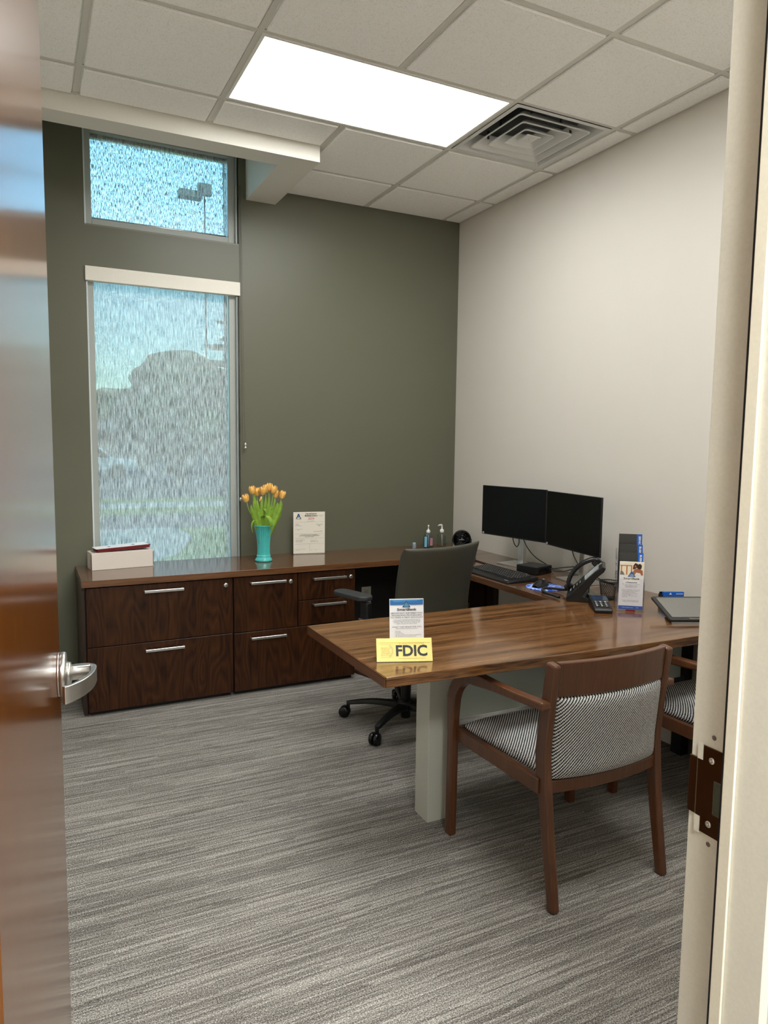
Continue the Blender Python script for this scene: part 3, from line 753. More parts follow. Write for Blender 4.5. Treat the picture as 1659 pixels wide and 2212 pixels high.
q = MB(); q.pillow(20, 20, lambda u, v: (u*.25-.03, .02+v*.24, .455-.012*max(0, v-.5)**2*4), lambda u, v: .045*((1-abs(u)**5)*(1-abs(v)**5))**.5, (0, 0, 1)); q.build('seat', M_leather, oc)
OB = -.072
q = MB(); q.sweepYZ([(0, -.14, .385), (-.03, -.27, .40), (-.05, -.315, .47), (OB, -.33, .60)], (.09, .02)); q.build('back_bracket', M_black, oc, bevel=.004)
OB = -.062
def backc(u, v):
    z = .745+v*.255; w_ = .230+.020*(v+1)/2 - .012*(1 if v < -.9 else 0)
    y = -.262-.060*(1-u*u)-.045*((v+1)/2)**1.6+.018*cos(v*2)
    if v > .8: y -= .30*(v-.8)**2
    return (u*w_+OB, y, z)
q = MB(); q.pillow(32, 34, backc, lambda u, v: .030*((1-abs(u)**12)*(1-abs(v)**10))**.5-(.004*math.exp(-((v+.35+.12*(1-u*u))/.018)**2)), (0, .97, .1)); q.build('backrest', M_leather, oc)
# piping seam low on the back
q = MB()
for dz in (0, .012):
    q.tube([tuple(Vector(backc(u/10, -.33-.12*(1-(u/10)**2)+.0))+Vector((0, -.0305 if abs(u) < 9 else -.024, dz))) for u in range(-10, 11)], .0018, 6)
q.build('piping', plain('dark_piping', (38, 38, 34), .6), oc)
for s in (-1, 1):
    am = MB(); am.M = Matrix.Translation((-.03, 0, 0)); am.sweepYZ([(s*.245, -.02, .42), (s*.262, -.02, .50), (s*.262, -.02, .695)], (.030, .062)); am.box(min(s*.1, s*.26), max(s*.1, s*.26), -.05, .02, .405, .425)
    a_ = am.build('arm_post', M_black, oc, bevel=.006)
    pz = MB(); pz.M = Matrix.Translation((s*.265-.03, .085, 0)) @ Matrix.Rotation(R(4 if s < 0 else -4), 4, 'Z')
    pz.prism(rrect(.088, .25, .042, 7), .700, .725)
    pz.build('arm_pad', plain('arm_pad_black', (44, 46, 46), .55), a_, bevel=.008, seg=3)
    if s < 0: MB().box(-.315, -.309, -.03, .01, .555, .61).build('height_button', M_alu, a_)

# ================================================================ ON THE CREDENZA
# vase
vz = thing('vase', 'turquoise fluted ceramic vase holding the tulips', 'vase', (-1.535, -.245, .7432))
prof_o = [(.050, 0), (.0535, .004), (.0535, .012), (.046, .022), (.0425, .028), (.044, .034), (.043, .039), (.0395, .042)]
q = MB(); q.lathe(prof_o, 48, caps=True)
q.lathe([(.0385, .040), (.0370, .060), (.0368, .09), (.0390, .13), (.0435, .168), (.0515, .205), (.0560, .219)], 96, rib=.045, nrib=24, caps=False)
q.lathe([(.0560, .2185), (.0600, .2215), (.0605, .2245), (.0575, .2262), (.052, .221), (.043, .18), (.036, .12), (.034, .05), (.001, .048)], 48, caps=False)
q.build('body', M_teal, vz)
# tulips, each a thing of its own
blooms = [(-1.645, 1.141, 'lowest tulip, leaning out to the far left'), (-1.609, 1.190, 'tall tulip second from the left'), (-1.574, 1.176, 'slim tulip left of centre'),
          (-1.548, 1.184, 'tulip just left of the bouquet centre'), (-1.520, 1.194, 'central tulip with broad petals'), (-1.502, 1.204, 'highest tulip at the top of the bouquet'),
          (-1.482, 1.190, 'tulip just right of the bouquet centre'), (-1.462, 1.161, 'second tulip from the right, set low'), (-1.428, 1.158, 'rightmost tulip with a round bloom')]
def petal(mb, c, ax, ang, r, h, inner=0):
    Z = ax.normalized(); X = Z.orthogonal().normalized(); Y = Z.cross(X)
    def f(a, b):
        th = ang+(a-.5)*R(84)*(sin(pi*min(1, b*.92+.10))**.7+.02); rad = r*(.35+.65*sin(pi*(.12+.62*b))**.8)*(1-.10*inner)*(1+.06*cos((a-.5)*6))
        if b > .8: rad *= 1-.55*((b-.8)/.2)**1.5*.6
        p = Vector(c)+Z*(h*b)+X*rad*cos(th)+Y*rad*sin(th); return tuple(p)
    mb.grid(6, 8, f)
for k, (bx, bz, lab) in enumerate(blooms):
    by = -.245+random.uniform(-.03, .025)
    root = Vector((-1.535+(bx+1.535)*.16, -.245+(by+.245)*.3, .795)); neck = Vector((-1.535+(bx+1.535)*.34, -.245+(by+.245)*.5, .972))
    head = Vector((bx, by, bz-.022))
    tt = thing('tulip', 'apricot '+lab+' in the turquoise vase', 'flower', tuple(root), group='apricot tulips in the vase')
    mid = neck.lerp(head, .55)+Vector(((bx+1.535)*.10, 0, 0)); d = (head-mid).normalized()
    st = spline([tuple(Vector(p)-root) for p in (root, neck, mid, head)], 5)
    MB().tube(st, .0030, 8).build('stem', M_stem, tt)
    q = MB(); c = head-root-d*.002
    for j in range(3): petal(q, c, d, R(120*j+20*k), .0195, .052, 1)
    q.build('inner_petals', M_petal, tt)
    for j in range(3):
        q = MB(); petal(q, c, d, R(120*j+60+20*k), .0215, .050); q.build('petal', M_petal, tt)
# leaves belong to stems: (tulip index, tip x, tip z, width, bulge)
leaves = [(0, -1.620, 1.10, .014, -.02), (1, -1.600, 1.165, .020, -.012), (2, -1.560, 1.12, .014, 0), (4, -1.530, 1.15, .016, .004), (5, -1.510, 1.17, .013, .008), (6, -1.480, 1.10, .018, .02),
          (7, -1.455, 1.11, .024, .03), (8, -1.432, 1.12, .016, .035), (3, -1.555, 1.15, .012, -.01),
          (1, -1.606, 1.07, .020, -.02), (6, -1.470, 1.14, .016, .012), (7, -1.442, 1.06, .022, .04), (5, -1.498, 1.09, .020, .0), (2, -1.585, 1.13, .015, -.008)]
tl = sorted([o for o in bpy.data.objects if o.name.startswith('tulip') and o.type == 'EMPTY'], key=lambda o: o.name)
for (k, tx, tz, wd, bl) in leaves:
    t_ = tl[k]; rt_ = Vector(t_.location); y0 = -.262-.006*(k % 3)
    a0 = Vector((-1.535+(tx+1.535)*.25, y0, .90)); a1 = Vector((-1.535+(tx+1.535)*.5+bl*.4, y0-.006, .99)); a2 = Vector((tx+bl*.3, y0-.018, (tz+1.0)/2+.02)); a3 = Vector((tx, y0-.010, tz))
    q = MB(); c = bez(tuple(a0-rt_), tuple(a1-rt_), tuple(a2-rt_), tuple(a3-rt_), 12)
    def f(a, b, c=c, wd=wd):
        i = min(12, int(round(b*12))); p = Vector(c[i]); w_ = wd*sin(pi*min(.999, .18+b*.82))**.8; u = 2*a-1
        return (p.x+u*w_, p.y+abs(u)*w_*.5, p.z)
    q.grid(4, 12, f); o = q.build('leaf', M_green, t_)
# drooping leaves over the rim
for (k, pts, wd) in ((3, [(-1.540, -.262, .94), (-1.552, -.285, 1.02), (-1.530, -.325, 1.03), (-1.512, -.335, .99), (-1.520, -.325, .945)], .014),
                     (0, [(-1.560, -.262, .95), (-1.592, -.275, 1.00), (-1.612, -.28, .995), (-1.618, -.275, .96), (-1.610, -.27, .925)], .006),
                     (2, [(-1.545, -.27, .98), (-1.550, -.28, 1.06), (-1.540, -.292, 1.072), (-1.533, -.298, 1.05)], .014)):
    t_ = tl[k]; rt_ = Vector(t_.location); c = spline([tuple(Vector(p)-rt_) for p in pts], 4); n = len(c)-1
    q = MB(); q.grid(4, n, lambda a, b: (c[int(round(b*n))][0]+(2*a-1)*wd*sin(pi*min(.99, .2+.8*b))**.7, c[int(round(b*n))][1]+abs(2*a-1)*.003, c[int(round(b*n))][2]))
    q.build('leaf', M_green, t_)
q = MB(); c = Vector((-1.560, -.285, 1.120))-Vector(tl[2].location)
q.grid(4, 6, lambda a, b: (c.x-.012*b+(2*a-1)*.006*sin(pi*(.1+.8*b)), c.y-.004*sin(pi*b), c.z+.030*(1-b)-.0)); q.build('petal', M_petal, tl[2])

# licence in an acrylic stand
ls = thing('licence_sign', 'cream business licence in a clear acrylic stand reading 2024', 'sign', (-1.173, -.080, .7432), R(-9.2))
MB().box(-.108, .108, -.004, -.002, .003, .283).build('acrylic_front', M_acr, ls)
MB().box(-.110, .110, -.03, .045, 0, .003).build('acrylic_foot', M_acr, ls, bevel=.001)
pp = MB().box(-.106, .106, -.0018, -.0010, .004, .281).build('licence_page', M_cream, ls)
yy = -.0046
def ln(par, x0, x1, z, h=.0012, mat=M_grey, y=yy, name='printed_lines'):
    return (x0, x1, z, h)
def lines(par, L, mat, y=yy, name='printed_line'):
    q = MB()
    for (x0, x1, z, h) in L: q.add([(x0, y, z-h/2), (x1, y, z-h/2), (x1, y, z+h/2), (x0, y, z+h/2)], [(0, 1, 2, 3)])
    return q.build(name, mat, par, merge=False)
text('City of Auburn\nBusiness License', .0125, M_ink, ls, (.012, yy, .262), bold=.0003)
text('2024', .021, M_redink, ls, (.012, yy, .236))
text('Date: 1/2/2024', .007, M_grey, ls, (.008, yy, .219))
text('City of Auburn', .006, M_ink, ls, (-.072, yy, .232))
q = MB(); q.add([(-.090, yy, .238), (-.082, yy, .238), (-.079, yy, .247), (-.086, yy, .2450)], [(0, 1, 2, 3)]); q.add([(-.064, yy, .238), (-.052, yy, .238), (-.062, yy, .247)], [(0, 1, 2)])
q.build('logo', M_ink, ls)
q = MB(); q.add([(-.084, yy, .247), (-.061, yy, .249), (-.068, yy, .268), (-.074, yy, .270), (-.079, yy, .262)], [(0, 1, 2, 3, 4)]); q.build('logo', M_navy, ls)
q = MB(); q.add([(-.076, yy-.0002, .250), (-.070, yy-.0002, .250), (-.071, yy-.0002, .260), (-.074, yy-.0002, .258)], [(0, 1, 2, 3)]); q.build('logo', M_sky, ls)
text('Licensee:\nSmartBank\nAuburn, Alabama', .006, M_grey, ls, (-.094, yy, .195), align='LEFT')
text('City Revenue Office\nAuburn, AL\n36830', .0055, M_ink, ls, (.068, yy, .192)); text('License Number:\n2024', .005, M_grey, ls, (.080, yy, .255))
text('Classification: 522110\nNo.     10242', .0055, M_grey, ls, (-.094, yy, .164), align='LEFT')
text('Signed  Revenue Officer', .0065, M_ink, ls, (.060, yy, .151))
text('THIS LICENSE IS NOT TRANSFERABLE\nAND MUST BE POSTED IN A CONSPICUOUS\nPLACE OF BUSINESS', .0068, M_ink, ls, (0, yy, .122))
text('LICENSE INFORMATION\nIssued: 01/02/2024\nExpires: 12/31/2024', .0058, M_grey, ls, (-.092, yy, .088), align='LEFT', name='lettering')
text('Location of business\nOpelika Road\nAuburn, Alabama 36830', .0055, M_grey, ls, (.008, yy, .086), align='LEFT')
text('Printed by City Revenue Office\nAuburn, AL', .0052, M_grey, ls, (-.092, yy, .030), align='LEFT'); text('Date          Amount', .0055, M_grey, ls, (.012, yy, .027), align='LEFT')
lines(ls, [(-.098, .098, .215, .0006), (-.098, .098, .136, .0006), (-.098, .098, .106, .0007), (-.098, .098, .068, .0007), (.002, .0028, .040, .055)], M_grey)

# white carton with folders on top
bx = thing('cardboard_box', 'long white cardboard box at the left end of the credenza', 'box', (-2.362, -.125, .7432), R(6))
bw_, bd_, bh_ = .172, .065, .098
MB().box(-bw_, bw_, -bd_, bd_, 0, bh_).build('body', M_card, bx, bevel=.002)
q = MB(); q.box(-bw_-.0008, -bw_+.0, -bd_+.010, -bd_+.013, .004, bh_-.006); q.box(bw_-.002, bw_+.0012, -bd_-.0012, -bd_+.002, .006, bh_-.008); q.box(-bw_-.0012, -bw_+.001, -bd_-.0012, -bd_+.001, .004, bh_-.008)
q.build('edge_slot', M_ink, bx)
for yv in (-.03, .012): MB().box(-bw_+.010, -bw_+.028, yv-.006, yv+.006, bh_, bh_+.0012).build('tab_slot', M_ink, bx)
MB().box(-bw_+.002, bw_-.004, -bd_+.003, bd_-.003, bh_+.0001, bh_+.0012).build('lid', M_card, bx) if False else None
for k, (dx, dz, rz, mt, lab) in enumerate(((0, .0005, 1.0, M_red, 'lower dark red folder on the white box'), (.004, .0095, 2.0, M_red, 'upper dark red folder on the white box'), (-.004, .018, 2.6, M_paper, 'white printed letter on top of the red folders'))):
    nm = 'folder' if k < 2 else 'letter'
    fl = thing(nm, lab, nm, (-2.355+dx, -.120, .7432+bh_+.0075+dz), R(6+rz), rot=(0, R(-2.0), R(6+rz)))
    if k < 2:
        q = MB()
        for j in range(2): q.box(-.148, .150, -.052, .052, .0040*j, .0040*j+.0032)
        q.build('cover', mt, fl, bevel=.0006, seg=1)
    else:
        MB().box(-.150, .148, -.050, .050, 0, .0012).build('sheet', M_paper, fl)
        for (x0, x1, m_) in ((-.075, -.060, M_navy), (.062, .078, M_navy)):
            MB().box(x0, x1, -.012, .012, .0012, .0015).build('logo', m_, fl)
        text('SMARTBANK ENCLOSED', .013, M_sky, fl, (.0, 0, .0016), rot=(0, 0, 0))
# sanitiser bottles
def bottle(lab, loc, gel, rz, noz=0, blue=False, r=.031, hb=.105):
    t = thing('pump_bottle', lab, 'bottle', loc, rz, 'hand sanitiser pump bottles')
    prof = [(.9, 0), (1, .004), (1, hb-.022), (.86, hb-.008), (.42, hb), (.42, hb+.012)]
    q = MB(); rings = [[(x*k, y*k, z) for x, y in rrect(2*r, 1.5*r, .012, 4)] for k, z in prof]; q.ring_loft(rings); q.build('bottle_body', gel, t)
    q = MB(); q.M = Matrix.Rotation(noz, 4, 'Z'); q.lathe([(.014, hb+.002), (.0145, hb+.010), (.0145, hb+.020), (.009, hb+.026), (.005, hb+.028), (.0045, hb+.05), (.0055, hb+.052)], 18)
    q.tube([(0, 0, hb+.053), (-.004, 0, hb+.056), (-.020, 0, hb+.056), (-.030, 0, hb+.051)], [.006, .0065, .005, .0035], 8)
    q.build('pump', plain('pump_white', (238, 238, 234), .35), t)
    MB().tube([(0, 0, hb-.01), (.004, 0, .01)], .0022, 6).build('dip_tube', plain('dip_tube', (214, 220, 220), .4), t)
    if blue:
        MB().box(-r-.004, -r+.014, -.75*r-.001, -.75*r+.0, .012, hb-.02).build('label_panel', M_sky, t); MB().box(.006, r-.006, -.75*r-.001, -.75*r, .02, hb-.03).build('label_panel', plain('label_rose', (176, 120, 140), .5), t)
    return t
bottle('clear pump bottle with pale blue and pink label, left of the pair', (-.300, -.150, .7432), M_gelb, R(-12), R(75), True)
bottle('plain clear pump bottle, right of the pair, nozzle pointing left', (-.188, -.150, .7432), M_gel, R(-12))
cp = thing('small_bottle', 'small bottle with pale cap behind the office chair top', 'bottle', (-.418, -.160, .7432))
MB().lathe([(.013, 0), (.014, .003), (.014, .026), (.008, .030)], 18).build('bottle_body', plain('bottle_grey', (120, 130, 136), .3), cp); MB().lathe([(.0115, .0285), (.012, .030), (.012, .044), (.010, .047)], 18).build('cap', plain('cap_blue_grey', (150, 172, 186), .35), cp)
# small fan
fn = thing('desk_fan', 'small round black desk fan in the corner behind the chair', 'fan', (-.105, -.285, .7432), R(-32))
q = MB(); q.M = Matrix.Translation((0, 0, .070)) @ Matrix.Rotation(R(90), 4, 'X'); q.lathe([(.062, -.02), (.066, -.016), (.066, .016), (.062, .02), (.058, .016), (.058, -.016), (.062, -.02)], 40, caps=False); q.build('shroud', M_black, fn)
q = MB(); q.M = Matrix.Translation((0, 0, .070)) @ Matrix.Rotation(R(90), 4, 'X')
for r_ in (.020, .032, .045, .056): q.tube([(r_*cos(2*pi*i/28), r_*sin(2*pi*i/28), .017) for i in range(29)], .0012, 5)
for i in range(20): a = 2*pi*i/20; q.tube([(.016*cos(a), .016*sin(a), .019), (.058*cos(a+.35), .058*sin(a+.35), .017)], .0012, 5)
q.lathe([(.001, .024), (.012, .023), (.017, .018), (.016, .012)], 20); q.lathe([(.0585, -.018), (.0585, -.014), (.001, -.014)], 32); q.build('grille', M_blackg, fn)
for i in range(3):
    q = MB(); q.M = Matrix.Translation((0, 0, .070)) @ Matrix.Rotation(R(90), 4, 'X') @ Matrix.Rotation(R(120*i), 4, 'Z')
    q.grid(5, 4, lambda a, b: (.012+.040*a, (b-.5)*.034*(.5+a*.7), (b-.5)*.018)); q.build('blade', plain('fan_blade', (40, 40, 42), .3), fn)
q = MB(); q.prism(rrect(.075, .055, .015), 0, .010); q.box(-.05, .05, -.006, .006, .001, .012); q.box(-.069, -.064, -.006, .006, .001, .075); q.box(.064, .069, -.006, .006, .001, .075); q.box(-.069, .069, -.006, .006, .001, .006); q.build('stand', M_black, fn)
text('HONEYWELL', .006, M_paper, fn, (0, -.0245, .070))

# ================================================================ RETURN: monitors and gear
def monitor(lab, c, yaw, stand, srz):
    t = thing('monitor', lab, 'monitor', (stand[0], stand[1], .7432), srz, 'pair of black monitors')
    inv = Matrix.Rotation(-srz, 4, 'Z') @ Matrix.Translation((-stand[0], -stand[1], -.7432))
    MB().prism(rrect(.17, .235, .004), 0, .007).build('stand_base', M_alu, t, bevel=.001)
    q = MB(); q.box(.002, .034, -.022, .022, .007, .36); q.build('stand_pole', M_alu, t, bevel=.004)
    fr = inv @ Matrix.Translation(c) @ Matrix.Rotation(yaw, 4, 'Z')
    q = MB(); q.M = fr; q.box(-.2585, .2585, 0, .012, -.154, .154); q.box(-.12, .12, .012, .030, -.09, .09); q.build('housing', M_black, t, bevel=.002)
    q = MB(); q.M = fr; q.box(-.256, .256, -.0012, -.0001, -.146, .151); q.build('screen', plain('screen_black', (3, 4, 5), .32, spec=.25), t)
    q = MB(); q.M = fr; q.box(-.250, -.236, -.0022, -.0013, -.150, -.139); q.build('sticker', plain('sticker_silver', (168, 168, 166), .4), t)
    q = MB(); q.M = fr; q.box(-.0245, .0245, .030, .062, -.03, .03); q.build('mount', M_alu, t)
    return t
monitor('left black monitor on silver stand, nearer the corner', (-.215, -1.012, 1.073), R(-79.8), (-.128, -.985), R(10))
monitor('right black monitor on silver stand, behind the desk phone', (-.215, -1.540, 1.069), R(-98.5), (-.145, -1.545), R(-9))
# laptop-like grey unit behind the chair
lt = thing('laptop', 'closed silver laptop behind the office chair back', 'laptop', (-.455, -.700, .7432), R(-42))
MB().prism(rrect(.30, .21, .012), .002, .016).build('laptop_base', plain('laptop_dark', (70, 70, 70), .4), lt, bevel=.002); MB().prism(rrect(.30, .21, .012), .0165, .024).build('lid', plain('laptop_silver', (176, 174, 166), .35, metal=.5), lt, bevel=.002)
# long dark cable cover
q = MB(); q.box(-.006, .006, -.42, .42, 0, .007)
q.build('cable_cover', plain('cable_cover_brown', (46, 24, 22), .5), loc=(-.318, -1.125, .7432), rot=(0, 0, R(-3)), bevel=.003, label='slim dark cable cover lying behind the keyboard', cat='cable cover')
# keyboard : local x along length, y depth (front = -y)
kb = thing('keyboard', 'black full-size keyboard with palm rest in front of the left monitor', 'keyboard', (-.462, -1.225, .7432), R(-90))
q = MB(); q.prismX([(-.102, 0), (.100, 0), (.100, .024), (-.045, .015), (-.102, .007)], -.232, .232); q.build('body', M_black, kb, bevel=.004)
q = MB()
rows = [(.080, [.0155]*22, 0), (.058, [.019]*22, 0), (.038, [.019]*22, 0), (.019, [.019]*22, 0), (.0, [.019]*22, 0), (-.019, [.019]*22, 0), (-.037, [.027, .022, .022, .105, .022, .022, .022, .022, .019, .019, .019, .019, .038, .019], 0)]
for (yv, ws, _) in rows:
    x = -.214; zb = .015+(yv+.045)/.145*.009
    for j, w_ in enumerate(ws):
        g_ = .0035 if len(ws) > 15 and j in (3, 7, 15, 18) and yv > .05 else 0
        q.ring_loft([[(x+.001, yv-.0078, zb), (x+w_-.002, yv-.0078, zb), (x+w_-.002, yv+.0078, zb+.001), (x+.001, yv+.0078, zb+.001)],
                     [(x+.003, yv-.006, zb+.006), (x+w_-.004, yv-.006, zb+.006), (x+w_-.004, yv+.0055, zb+.007), (x+.003, yv+.0055, zb+.007)]], smooth=False)
        x += w_+.0003
q.build('keys', plain('key_black', (26, 26, 27), .35), kb, kind='stuff', merge=False)
q = MB()
for (yv, ws, _) in rows:
    x = -.214; zb = .0218+(yv+.045)/.145*.009
    for j, w_ in enumerate(ws):
        q.add([(x+.005, yv-.001, zb), (x+.010, yv-.001, zb), (x+.010, yv+.003, zb+.0004), (x+.005, yv+.003, zb+.0004)], [(0, 1, 2, 3)]); x += w_+.0003
q.build('key_legends', plain('legend_grey', (150, 150, 148), .5), kb, kind='stuff', merge=False)
q = MB(); q.box(-.12, .15, .094, .0975, .0245, .026); q.build('media_strip', M_grey, kb)
text('logitech', .010, plain('print_white', (220, 220, 216), .5), kb, (.185, -.078, .0118), rot=(R(6), 0, 0))
# mouse pad, mouse
mp_ = MB().cyl(.098, 0, .003, n=48).build('mouse_pad', M_pad, loc=(-.432, -1.600, .7432), label='round blue and white patterned mouse pad', cat='mouse pad')
ms = thing('mouse', 'black computer mouse on the round blue pad', 'mouse', (-.450, -1.585, .7463), R(-70))
q = MB(); q.grid(16, 12, lambda a, b: ((.033-.004*sin(pi*b))*cos(pi*a)*(sin(pi*(.04+.92*b)))**.35, -.055+.11*b, .001+.036*sin(pi*a)**.75*(sin(pi*(.05+.9*b**1.25)))**.7)); q.prism([((.033-.004*sin(pi*b/12))*sx*(sin(pi*(.04+.92*b/12)))**.35, -.055+.11*b/12) for sx, rng in ((1, range(13)), (-1, range(12, -1, -1))) for b in rng], .0, .0012)
q.build('shell', plain('mouse_black', (22, 22, 23), .25), ms)
q = MB(); q.M = Matrix.Translation((0, .030, .030)) @ Matrix.Rotation(R(90), 4, 'Y'); q.cyl(.008, -.004, .004, n=16); q.build('scroll_wheel', plain('wheel_grey', (110, 110, 112), .4), ms)
# dock
dc = thing('docking_station', 'flat black docking station box between the monitor stands', 'dock', (-.212, -1.230, .7432), R(14))
MB().box(-.072, .072, -.072, .072, .002, .046).build('case', M_black, dc, bevel=.003)
MB().box(-.045, .045, -.0735, -.072, .012, .034).build('port_panel', M_blackg, dc)
# cables
q = MB()
CB = plain('cable_black', (12, 12, 13), .5)
def cable(lab, pts, r=.0028):
    p0 = Vector(pts[0]); q = MB(); q.tube([tuple(Vector(p)-p0) for p in spline(pts, 7)], r, 7)
    return q.build('cable', CB, loc=tuple(p0), label=lab, cat='cable')
zc = .7465
cable('black cable hanging from the left monitor into the dock', [(-.150, -1.03, .93), (-.105, -1.02, .86), (-.07, -1.06, .80), (-.05, -1.16, .762), (-.09, -1.255, .7600), (-.135, -1.245, .766)])
cable('short black cable loop behind the left monitor pole', [(-.170, -.955, .93), (-.160, -.962, .88), (-.150, -.978, .858), (-.160, -1.012, .885), (-.168, -1.02, .925)])
cable('black cable arcing from the dock to the right monitor pole', [(-.142, -1.275, .765), (-.09, -1.34, .782), (-.06, -1.42, .797), (-.068, -1.50, .793), (-.085, -1.53, .790)])
cable('black cable running low from the dock behind the right stand', [(-.136, -1.302, .760), (-.11, -1.36, .764), (-.055, -1.43, .790), (-.04, -1.50, .775), (-.03, -1.60, .7465), (-.05, -1.75, .7465), (-.10, -1.84, .7465), (-.15, -1.88, .7465)])
cable('black cable hanging from the right monitor', [(-.185, -1.51, .93), (-.168, -1.512, .88), (-.140, -1.510, .84), (-.115, -1.512, .80), (-.058, -1.508, .77), (-.04, -1.49, .7465), (-.035, -1.45, .7465)])
cable('dark thin wire behind the brochure holder', [(-.13, -1.98, .7465), (-.09, -1.94, .80), (-.12, -1.96, .818), (-.16, -1.99, .79), (-.20, -2.03, .7465), (-.25, -2.06, .7465)], .0022)
# phone : local +x = back direction, +y = away from camera side
ph = thing('desk_phone', 'black desk telephone with raised handset facing the office chair', 'telephone', (-.555, -1.905, .7432), R(-43))
Wd = .185
prof = [(0, .004), (.006, 0), (.115, 0), (.120, .012), (.075, .030), (.135, .118), (.168, .150), (.176, .168), (.160, .176), (.128, .150), (0, .018)]
q = MB(); q.prismY(prof, 0, Wd); q.build('body', M_black, ph, bevel=.003)
# face frame: along the slope
sl_ = math.atan2(.158, .160); ux, uz = cos(sl_), sin(sl_); nx, nz = -uz, ux
def facept(s, y, n): return (.0+s*ux+n*nx, y, .018+s*uz+n*nz)
def fbox(mb, s0, s1, y0, y1, n0, n1):
    mb.add([facept(s, y, n) for n in (n0, n1) for (s, y) in ((s0, y0), (s1, y0), (s1, y1), (s0, y1))], [(3, 2, 1, 0), (4, 5, 6, 7), (0, 1, 5, 4), (1, 2, 6, 5), (2, 3, 7, 6), (3, 0, 4, 7)])
q = MB(); fbox(q, .122, .205, .012, .120, .003, .008); q.build('display', plain('phone_display', (172, 178, 180), .2), ph)
for i in range(4):
    for j in range(3):
        q = MB(); fbox(q, .026+.020*i, .040+.020*i, .030+.024*j, .047+.024*j, .0025, .0065); k_ = q.build('key', plain('phone_key', (30, 30, 31), .35), ph)
        q = MB(); fbox(q, .031+.020*i, .035+.020*i, .034+.024*j, .042+.024*j, .0067, .0069); q.build('key_legend', M_paper, k_)
# handset: arc above the far side
hs = thing('handset', None, None, (0, 0, 0)); hs.parent = ph
q = MB(); rings = []
for i in range(21):
    s_ = i/20; sp_ = .020+.205*s_; n_ = .010+.048*sin(pi*s_)**.6; w_ = .019+.006*abs(2*s_-1)**2; th = .0105+.004*abs(2*s_-1)**3
    C = Vector(facept(sp_, .152, n_)); rings.append([tuple(C+Vector((ux*0, a*w_, 0))+Vector((nx, 0, nz))*b*th) for a, b in ((-1, -.6), (-.6, -1), (.6, -1), (1, -.6), (1, .6), (.6, 1), (-.6, 1), (-1, .6))])
q.ring_loft(rings); q.build('grip', plain('handset_black', (20, 21, 23), .25), hs)
for s0 in (.022, .200):
    q = MB(); fbox(q, s0-.018, s0+.022, .130, .176, .004, .030); q.build('ear_cup', plain('handset_black', (20, 21, 23), .25), hs, bevel=.005)
q = MB(); fbox(q, .198, .222, .112, .176, -.006, .004); q.build('cradle', plain('phone_grey', (150, 150, 138), .35), ph, bevel=.002)
q = MB(); q.prismY([(.098, .040), (.106, .046), (.150, .006), (.138, .0)], .02, .15); q.build('foot_stand', plain('phone_foot', (128, 130, 118), .35), ph, bevel=.001)
# coiled cord
q = MB(); ctl = spline([(-.462, -1.800, .772), (-.442, -1.745, .760), (-.452, -1.690, .7562), (-.490, -1.668, .7562), (-.530, -1.700, .7562), (-.548, -1.750, .7540), (-.552, -1.800, .7535), (-.556, -1.860, .7535)], 8)
pts = []; NT = 1300; hor = []
L = [0]
for a, b in zip(ctl[:-1], ctl[1:]): L.append(L[-1]+(Vector(b)-Vector(a)).length)
for i in range(NT):
    s_ = L[-1]*i/(NT-1); k = max(j for j in range(len(L)) if L[j] <= s_); k = min(k, len(L)-2)
    a, b = Vector(ctl[k]), Vector(ctl[k+1]); p = a.lerp(b, (s_-L[k])/max(1e-9, L[k+1]-L[k])); d = (b-a).normalized()
    n1 = d.cross(Vector((0, 0, 1))); n1.normalize(); n2 = n1.cross(d); th = 2*pi*i/9.0
    pts.append(p+.0055*(cos(th)*n1+sin(th)*n2))
c0 = pts[0]; q.tube([tuple(p-c0) for p in pts], .0016, 5)
q.build('phone_cord', plain('cord_black', (16, 16, 17), .45), loc=tuple(c0), label='black coiled phone cord looping over the blue mouse pad', cat='cord')
# card terminal
ctm = thing('card_terminal', 'black card payment terminal with keypad beside the brochure holder', 'payment terminal', (-.520, -2.095, .7432), R(-33))
q = MB(); q.prismX([(-.085, 0), (.080, 0), (.088, .040), (.070, .050), (-.080, .022), (-.088, .012)], -.040, .040); q.build('body', plain('terminal_black', (24, 24, 25), .35), ctm, bevel=.005, seg=3)
sa = math.atan2(.028, .150)
def tf(x, s, n): return (x, -.080+s*cos(sa)-n*sin(sa), .022+s*sin(sa)+n*cos(sa))
def tbox(x0, x1, s0, s1, n0, n1): 
    q = MB(); q.add([tf(x, s, n) for n in (n0, n1) for (x, s) in ((x0, s0), (x1, s0), (x1, s1), (x0, s1))], [(3, 2, 1, 0), (4, 5, 6, 7), (0, 1, 5, 4), (1, 2, 6, 5), (2, 3, 7, 6), (3, 0, 4, 7)]); return q
tbox(-.033, .033, .088, .140, -.001, .0012).build('screen', plain('terminal_screen', (40, 52, 74), .08), ctm)
tbox(-.032, .032, .078, .081, 0, .0012).build('trim_bar', M_alu, ctm)
for i in range(4):
    for j in range(3):
        k_ = tbox(-.030+.021*j, -.013+.021*j, .014+.016*i, .026+.016*i, -.001, .003).build('key', plain('terminal_key', (34, 34, 36), .4), ctm)
        tbox(-.027+.021*j, -.020+.021*j, .018+.016*i, .022+.016*i, .0031, .0033).build('key_legend', M_paper, k_)
